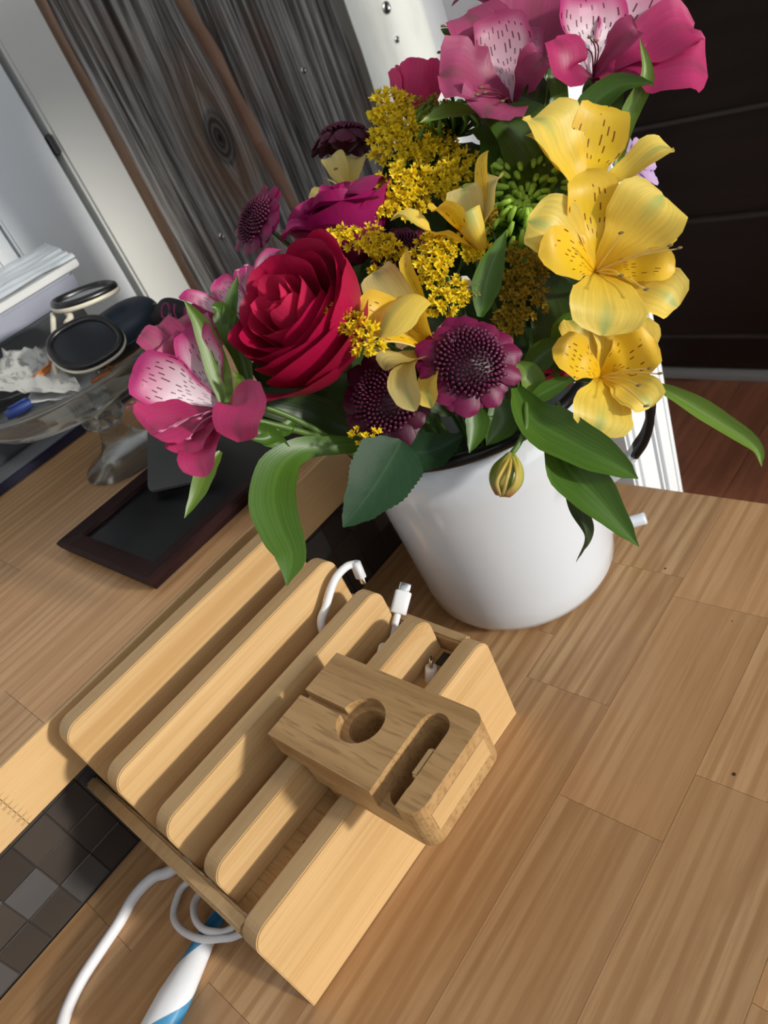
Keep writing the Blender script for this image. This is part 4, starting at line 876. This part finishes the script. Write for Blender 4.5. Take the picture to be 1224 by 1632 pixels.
# roses
def rose(label, c, axis, R, H, layers, mats, group=None, name='rose', seed=1, cat='flower', curl=1.0, up=None, sepals=True):
    A = V(axis).normalized(); root = flower_root(name, label, cat, group); X = (V(up or CUP) - A * V(up or CUP).dot(A)).normalized(); Y = A.cross(X); rr = random.Random(seed)
    base = V(c) - A * H * .62
    for li, (n, rho, h, spread, flare, ph, *arc) in enumerate(layers):
        for k in range(n):
            phi = arc[0][k] if arc else ph + 2 * PI * k / n + rr.uniform(-.18, .18); nT, nA = 14, 12; vs_, fs, uv = [], [], []; s1, s2 = rr.random() * 9, rr.random() * 9; hh = h * rr.uniform(.94, 1.05); fl = flare * rr.uniform(.7, 1.3)
            for i in range(nT + 1):
                t = i / nT
                for j in range(nA + 1):
                    s = j / nA * 2 - 1; top = 1 - .20 * abs(s) ** 2.6 + .05 * mnoise.noise((s * 2.2 + s1, s2, 1)); tt = t * top
                    r_ = R * rho * (math.sin(min(1, tt * 1.25) * PI / 2) ** .75) + R * .05 * s * (1 - rho * .5)
                    cu = fl * R * max(0, tt - .55) ** 2 * 2.6; z = H * hh * tt - cu * .55 * (1 + .3 * s * s); r_ += cu
                    r_ += R * .055 * mnoise.noise((s * 1.8 + s1, tt * 2.5, s2)) * (tt ** 1.2)
                    an = phi + s * spread * (.45 + .55 * min(1, tt * 1.6))
                    vs_.append(base + X * math.cos(an) * r_ + Y * math.sin(an) * r_ + A * z); uv.append((j / nA, t))
            for i in range(nT):
                for j in range(nA): a_ = i * (nA + 1) + j; fs.append((a_, a_ + 1, a_ + nA + 2, a_ + nA + 1))
            mobj('petal', vs_, fs, mats[0] if li < len(layers) * .4 else mats[-1], root, uv)
    if sepals: tube('receptacle', [base - A * .010, base - A * .002, base + A * .006], R * .22, M_STEM, root, 8, 10, prof=lambda x: .55 + .45 * math.sin(PI * x * .7))
    stem_to_pot(root, base - A * .006, -A, .0024); return root
full = [(2, .16, 1.0, 1.6, .0, .3), (3, .27, 1.0, 1.25, .02, 1.1), (3, .40, 1.0, 1.2, .06, 2.0), (4, .55, .98, 1.0, .14, .4), (4, .72, .95, .95, .26, 1.2), (5, .90, .92, .85, .42, .7)]
A_ = ax_(-.50, .34, .8)
big = [(2, .14, 1.0, 1.6, .0, .3), (3, .23, 1.0, 1.25, .02, 1.1), (3, .35, 1.0, 1.2, .06, 2.0), (4, .50, .98, 1.0, .16, .4), (4, .68, .96, .95, .24, 1.2), (5, .86, .95, .85, .34, .7),
       (4, 1.08, 1.0, .72, .25, 0, (-.35, -1.15, -1.95, -2.75)), (3, 1.26, 1.0, .70, .22, 0, (-.75, -1.6, -2.5)), (2, 1.36, .92, .62, .45, 0, (-2.95, -2.1))]
ro = rose('large open red rose at the left of the bouquet', P(474, 514, .428), A_, .0345, .068, big, [M_ROSEIN, M_ROSE], 'roses', seed=4)
rl = leafp(ro, [(640, 702, .425), (622, 735, .422), (590, 785, .418), (547, 840, .415)], 112, M_ROSELEAF, cup=.1, fold=.12, shape=ROSEL, n=46, serr=.022)
leafp(ro, [(640, 722, .47), (690, 718, .468), (738, 694, .465)], 62, M_ROSELEAF, shape=ROSEL, n=30, serr=.02)
leafp(ro, [(600, 708, .46), (540, 710, .452), (482, 716, .443), (446, 745, .435), (435, 795, .428), (447, 842, .424), (464, 885, .42), (457, 934, .416)], 76, M_LEAF, cup=.1, fold=.1, n=34, shape=[(0, .3), (.2, .42), (.34, .6), (.45, .9), (.6, 1), (.75, .85), (.88, .62), (1, .03)])
semi = [(3, .25, 1.0, 1.25, .02, 1.1), (4, .45, 1.0, 1.1, .1, 2.0), (5, .70, .95, .95, .25, .4), (5, .92, .92, .9, .4, 1.2)]
r2 = rose('dark magenta rose behind the red rose', P(545, 350, .505), ax_(-.35, .75, .45), .036, .055, semi, [M_ROSE2, M_ROSE2], 'roses', seed=9)
for thr, tip, wd, mid in (((590, 400, .51), (452, 385, .485), 70, (510, 370, .48)), ((600, 390, .51), (610, 280, .50), 90, (545, 310, .485)), ((600, 395, .51), (490, 345, .49), 90, (560, 330, .48))):
    tepal(r2, thr, tip, wd, M_ROSE2, ax_(-.35, .75, .45), [(0, .4), (.3, .9), (.6, 1), (.85, .85), (1, .2)], mid=mid, cup=.3, ruf=.1, depth=0)
cr = rose('small pink carnation bud at the back beside the white slat', P(664, 142, .575), ax_(0, 1, .15), .021, .044, [(3, .3, 1, 1.2, .0, 0), (4, .5, 1, 1.05, .06, .8), (5, .75, .99, .8, .10, .3), (6, .95, .95, .62, .14, 1)], [M_CARN, M_CARN], name='carnation', seed=3)
# plum chrysanthemums
def mum(label, c, axis, Rd, Rr, nray, ray_m, disc_m, name='chrysanthemum', group='plum chrysanthemums', seed=0, nd=190, droop=.25, rw=.32, dome=.42, rings=2, stem=True, fl=1.0):
    A = V(axis).normalized(); root = flower_root(name, label, 'flower', group); X = A.orthogonal().normalized(); Y = A.cross(X); rr = random.Random(seed); c = V(c)
    for g_ in range(rings):
        for k in range(nray):
            an = 2 * PI * (k + .5 * g_) / nray + rr.uniform(-.1, .1); D = X * math.cos(an) + Y * math.sin(an); L = Rr * rr.uniform(.88, 1.06) * (1 - .06 * g_)
            pts = [c + D * Rd * .5 - A * .003, c + D * (Rd * .9) + A * (.0015 - .002 * g_), c + D * ((Rd + L) / 2) + A * (.001 - droop * .3 * (L - Rd) - .002 * g_), c + D * L - A * (droop * (L - Rd) + .002 * g_)]
            ribbon('petal', pts, Rr * rw / 2 * rr.uniform(.85, 1.15), [(0, .5), (.3, .8), (.65, 1), (.88, .85), (1, .25)], A, ray_m, root, cup=-.3 if droop > 0 else .3, ruf=.08, n=8, m=4, seed=k)
    vs_, fs, uv = [], [], []
    for i in range(nd):
        f_ = (i + .5) / nd; r_ = Rd * math.sqrt(f_); an = i * 2.39996; hgt = Rd * dome * (1 - f_ ** 1.4) - (Rd * .18 * math.exp(-f_ * 18))
        D = X * math.cos(an) + Y * math.sin(an); Q = c + D * r_ + A * hgt; dr = (A + D * (.25 + 1.0 * f_)).normalized(); s_ = Rd * .058 * (.55 + .7 * f_) * fl; L = Rd * .22 * (.6 + .6 * f_)
        a1_ = dr.orthogonal().normalized(); a2_ = dr.cross(a1_); b0_ = len(vs_)
        for z, q, v_ in ((-L * .4, .55, 0), (L * .55, 1.0, .6), (L, .72, 1.0), (L * .8, .3, .35)):
            for k in range(6): g_ = PI / 3 * k; vs_.append(Q + dr * z + (a1_ * math.cos(g_) + a2_ * math.sin(g_)) * s_ * q); uv.append((.5, v_))
        for z in range(3):
            for k in range(6): fs.append((b0_ + z * 6 + k, b0_ + z * 6 + (k + 1) % 6, b0_ + z * 6 + 6 + (k + 1) % 6, b0_ + z * 6 + 6 + k))
        fs.append(tuple(b0_ + 18 + k for k in range(6)))
    tag(mobj('disc_florets', vs_, fs, disc_m, root, uv), kind='stuff')
    lathe('flower_head', [(0, Rd * (dome - .12)), (Rd * .5, Rd * (dome * .72 - .12)), (Rd * .85, Rd * (dome * .3 - .12)), (Rd * .98, -.001), (Rd * .6, -.007), (.002, -.012)], c, M_MUMDK if disc_m is M_MUMDISC else M_STEM, root, 24, axis=A)
    if stem: stem_to_pot(root, c - A * .010, -A, .0018)
    return root
p3 = mum('largest plum chrysanthemum with beaded centre just above the pot rim', P(748, 578, .418), ax_(.05, .12), .0178, .0300, 10, M_MUMRAY, M_MUMDISC, seed=1, rw=.46, droop=.12)
leafp(p3, [(755, 640, .43), (760, 680, .43), (748, 722, .428)], 40, M_LEAF); leafp(p3, [(790, 635, .44), (800, 670, .44), (775, 710, .44)], 60, M_LEAF)
p4 = mum('dark plum chrysanthemum low down beside the big serrated leaf', P(616, 636, .432), ax_(-.22, .05), .0175, .0285, 10, M_MUMDK, M_MUMDISC, seed=2, rw=.46, droop=.12)
p1 = mum('plum chrysanthemum at the far left against the grey boards', P(408, 350, .52), ax_(-.75, .25, .75), .0150, .0260, 11, M_MUMRAY, M_MUMDISC, seed=3, rw=.42, droop=.1)
p2 = mum('plum chrysanthemum seen from the side in front of the grey boards', P(548, 216, .55), ax_(-.1, 1, .22), .0150, .0265, 10, M_MUMDK, M_MUMDISC, seed=4, droop=.85, rw=.48)
p5 = mum('plum chrysanthemum buried behind the goldenrod in the middle', P(640, 400, .49), ax_(-.1, .3, .8), .0140, .0215, 12, M_MUMDK, M_MUMDISC, seed=5)
lv = mum('lavender daisy peeking out right of the yellow alstroemerias', P(1006, 264, .50), ax_(.35, .1, .7), .0060, .0225, 11, M_LAV, M_GOLDD, name='daisy', group='small daisies', seed=6, nd=40, droop=-.15, rw=.36, rings=2)
l2 = mum('small hot pink daisy tucked inside the rim behind the leaves', P(886, 598, .475), ax_(.1, .4, .6), .0040, .0130, 9, M_CARN, M_GOLDD, name='daisy', group='small daisies', seed=7, nd=24, droop=-.2, rings=1)
# green spider chrysanthemums
def spider(label, c, axis, R, n, mat, seed, open_=.9):
    A = V(axis).normalized(); root = flower_root('spider_chrysanthemum', label, 'flower', 'green spider chrysanthemums'); X = A.orthogonal().normalized(); Y = A.cross(X); rr = random.Random(seed); c = V(c)
    for i in range(n):
        f_ = (i + .5) / n; an = i * 2.39996; D = (X * math.cos(an) + Y * math.sin(an)); el = (1 - f_) * 1.35 + .08; L = R * (.5 + .6 * f_) * rr.uniform(.85, 1.1)
        d0 = (D * math.cos(el) + A * math.sin(el)).normalized(); side = D.cross(A) * rr.uniform(-.12, .12)
        p0 = c + D * R * .12 * f_; p1 = p0 + d0 * L * .55 + side * L * .4; p2 = p0 + d0 * L * .92 + A * L * .16 + side * L; p3_ = p0 + d0 * L * .90 + A * L * (.34 if f_ > .3 else .12) - D * L * .20 + side * L
        tube('petal', [p0, p1, p2, p3_], R * .050, mat, root, 9, 6, prof=lambda x: .45 + .75 * x if x < .85 else 1.05 - (x - .85) * 3)
    stem_to_pot(root, c - A * .004, -A, .002); return root
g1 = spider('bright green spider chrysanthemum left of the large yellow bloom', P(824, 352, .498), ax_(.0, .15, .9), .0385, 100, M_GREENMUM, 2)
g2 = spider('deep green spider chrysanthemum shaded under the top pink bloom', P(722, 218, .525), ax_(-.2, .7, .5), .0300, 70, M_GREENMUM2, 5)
# goldenrod
def floret_mesh(nm, mat, n, seed):
    rr = random.Random(seed); vs_, fs, uv = [], [], []
    for k in range(n):
        a = 2 * PI * k / n + rr.uniform(-.2, .2); el = rr.uniform(.1, 1.1); d = V((math.cos(a) * math.cos(el), math.sin(a) * math.cos(el), math.sin(el))); s = V((-math.sin(a), math.cos(a), 0)); b = len(vs_); L = rr.uniform(.75, 1.1)
        for t, w_ in ((.0, .10), (.55, .19), (1.0, .03)):
            vs_ += [d * L * t + s * w_ + V((0, 0, .05)), d * L * t - s * w_ + V((0, 0, .05))]; uv += [(.3, t), (.7, t)]
        fs += [(b, b + 1, b + 3, b + 2), (b + 2, b + 3, b + 5, b + 4)]
    b = len(vs_); K = 6
    for z, r_ in ((-.45, .08), (0, .22), (.22, .16)):
        for k in range(K): vs_.append(V((math.cos(k * PI / 3) * r_, math.sin(k * PI / 3) * r_, z))); uv.append((.5, .3))
    for z in range(2):
        for k in range(K): fs.append((b + z * K + k, b + z * K + (k + 1) % K, b + z * K + K + (k + 1) % K, b + z * K + K + k))
    me = bpy.data.meshes.new(nm); me.from_pydata(vs_, [], fs); l = me.uv_layers.new(name='UVMap')
    for lp in me.loops: l.data[lp.index].uv = uv[lp.vertex_index]
    me.materials.append(mat); me.update(); return me
FM = {g: [floret_mesh('floret', m_, 11, s_) for s_ in range(4)] for g, m_ in (('b', M_GOLD), ('d', M_GOLDD))}
def goldenrod(label, clusters, stem_at, kind='b', size=11, dens=80.):
    root = flower_root('goldenrod', label, 'flower', 'goldenrod sprays'); rr = random.Random(len(label)); rl_ = wloc(root); hub = P(*stem_at)
    for (u, v, d, ru, rv, rot) in clusters:
        n = max(5, int(PI * ru * rv / dens)); cen = P(u, v, d + px(rv, d) * .5)
        tube('twig', [hub, hub.lerp(cen, .5) + TOCAM * -.006, cen], .0009, M_STEM, root, 8, 5)
        for i in range(n):
            r_ = math.sqrt((i + .5) / n); a = i * 2.39996 + rr.uniform(-.3, .3); x = r_ * math.cos(a); y = r_ * math.sin(a); bul = math.sqrt(max(0, 1 - r_ * r_))
            cx_ = x * ru * math.cos(rot) - y * rv * math.sin(rot); cy_ = x * ru * math.sin(rot) + y * rv * math.cos(rot); p_ = P(u + cx_ + rr.uniform(-4, 4), v - cy_ + rr.uniform(-4, 4), d - px(min(ru, rv), d) * bul * .8 + rr.uniform(-.003, .003))
            nn = (p_ - cen).normalized() + TOCAM * .35 + CUP * .25; s_ = px(size, d) * rr.uniform(.8, 1.2)
            o = link(bpy.data.objects.new('floret', rr.choice(FM[kind]))); o.parent = root; o.location = p_ - rl_; o.rotation_euler = nn.to_track_quat('Z', 'Y').to_euler(); o.scale = (s_, s_, s_)
            if rr.random() < .35: tube('floret_stalk', [p_, p_.lerp(cen, .8)], .0004, M_STEM, root, 3, 4)
    stem_to_pot(root, hub, (0, 0, -1)); return root
goldenrod('tall bright goldenrod spray at the top left of the bouquet', [(622, 168, .525, 34, 26, 0), (645, 205, .52, 50, 28, 0), (640, 240, .512, 46, 24, 0), (690, 232, .515, 40, 26, 0), (612, 205, .525, 22, 26, 0)], (660, 300, .535))
goldenrod('bright goldenrod spray in the middle left of the profile yellow bloom', [(650, 292, .495, 46, 30, 0), (700, 290, .50, 44, 28, 0), (735, 262, .505, 34, 22, 0), (605, 330, .49, 30, 16, 0), (645, 328, .495, 36, 18, 0)], (690, 350, .52))
goldenrod('goldenrod spike reaching left over the red rose', [(545, 374, .468, 26, 14, .1), (590, 382, .468, 36, 20, 0), (622, 395, .47, 22, 18, 0), (608, 420, .475, 16, 14, 0)], (660, 430, .49), size=10)
goldenrod('goldenrod cluster under the profile yellow bloom', [(692, 400, .455, 34, 26, .2), (690, 430, .452, 26, 26, 0), (745, 395, .46, 34, 20, 0)], (720, 460, .48), size=10.5)
goldenrod('goldenrod cluster above the largest plum chrysanthemum', [(700, 485, .435, 26, 22, 0), (735, 465, .442, 28, 20, 0)], (730, 510, .46), size=10)
goldenrod('goldenrod twig across the middle of the red rose', [(540, 502, .398, 26, 16, 0), (562, 518, .396, 32, 18, 0), (586, 548, .396, 26, 16, 0)], (640, 560, .44), size=10.5)
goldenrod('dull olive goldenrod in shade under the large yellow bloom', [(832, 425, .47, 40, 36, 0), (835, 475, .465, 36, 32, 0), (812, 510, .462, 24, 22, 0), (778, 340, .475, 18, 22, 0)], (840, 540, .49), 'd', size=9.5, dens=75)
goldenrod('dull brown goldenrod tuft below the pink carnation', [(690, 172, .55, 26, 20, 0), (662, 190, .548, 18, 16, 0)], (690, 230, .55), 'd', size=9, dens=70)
goldenrod('small goldenrod tuft just above the serrated rose leaf', [(580, 694, .43, 24, 14, 0)], (620, 690, .455), 'b', size=8, dens=90)
# hanging bud
bd = flower_root('alstroemeria_bud', 'green striped flower bud hanging in front of the white pot', 'bud')
bs_ = P(812, 728, .425)
tube('bud', [P(815, 722, .425), P(812, 740, .4245), P(806, 765, .424), P(801, 791, .424)], px(27, .425), M_BUD, bd, 18, 20, prof=lambda x: .22 + .80 * math.sin(PI * min(1, (x * .92 + .02)) ** 1.25) ** .9)
for k in range(3):
    a = (k - 1) * .9; tube('bud_ridge', [P(815, 724, .4235), P(812 + 12 * a, 748, .4135), P(806 + 16 * a, 770, .4125), P(801 + 3 * a, 790, .421)], .0011, M_YL_PALE, bd, 10, 6)
tube('stalk', [P(815, 724, .425), P(828, 705, .426), P(838, 680, .428), P(838, 645, .435), P(846, 615, .45)], .0016, M_STEM, bd, 16, 8); stem_to_pot(bd, P(846, 615, .45), (0, 0, -1), .0016)
# loose stems at the left of the mouth of the pot
for pts, lb in (([(400, 668, .43), (450, 680, .44), (510, 695, .455), (570, 700, .47)], 'bare green stem reaching left from the pot to the front bloom'), ([(420, 648, .435), (470, 668, .445), (530, 700, .46)], 'thin green stem crossing behind the red rose to the left')):
    sr = flower_root('flower_stem', lb, 'stem'); pp = [P(*p_) for p_ in pts]; tube('stem', pp, .0019, M_STEM, sr, 16, 8); stem_to_pot(sr, pp[-1], (0, 0, -1), .0019, name='lower_stem')
    leafp(sr, [(pts[1][0], pts[1][1], pts[1][2]), (pts[1][0] - 20, pts[1][1] + 18, pts[1][2] - .004), (pts[0][0] - 5, pts[0][1] + 30, pts[0][2])], 24, M_LEAF)
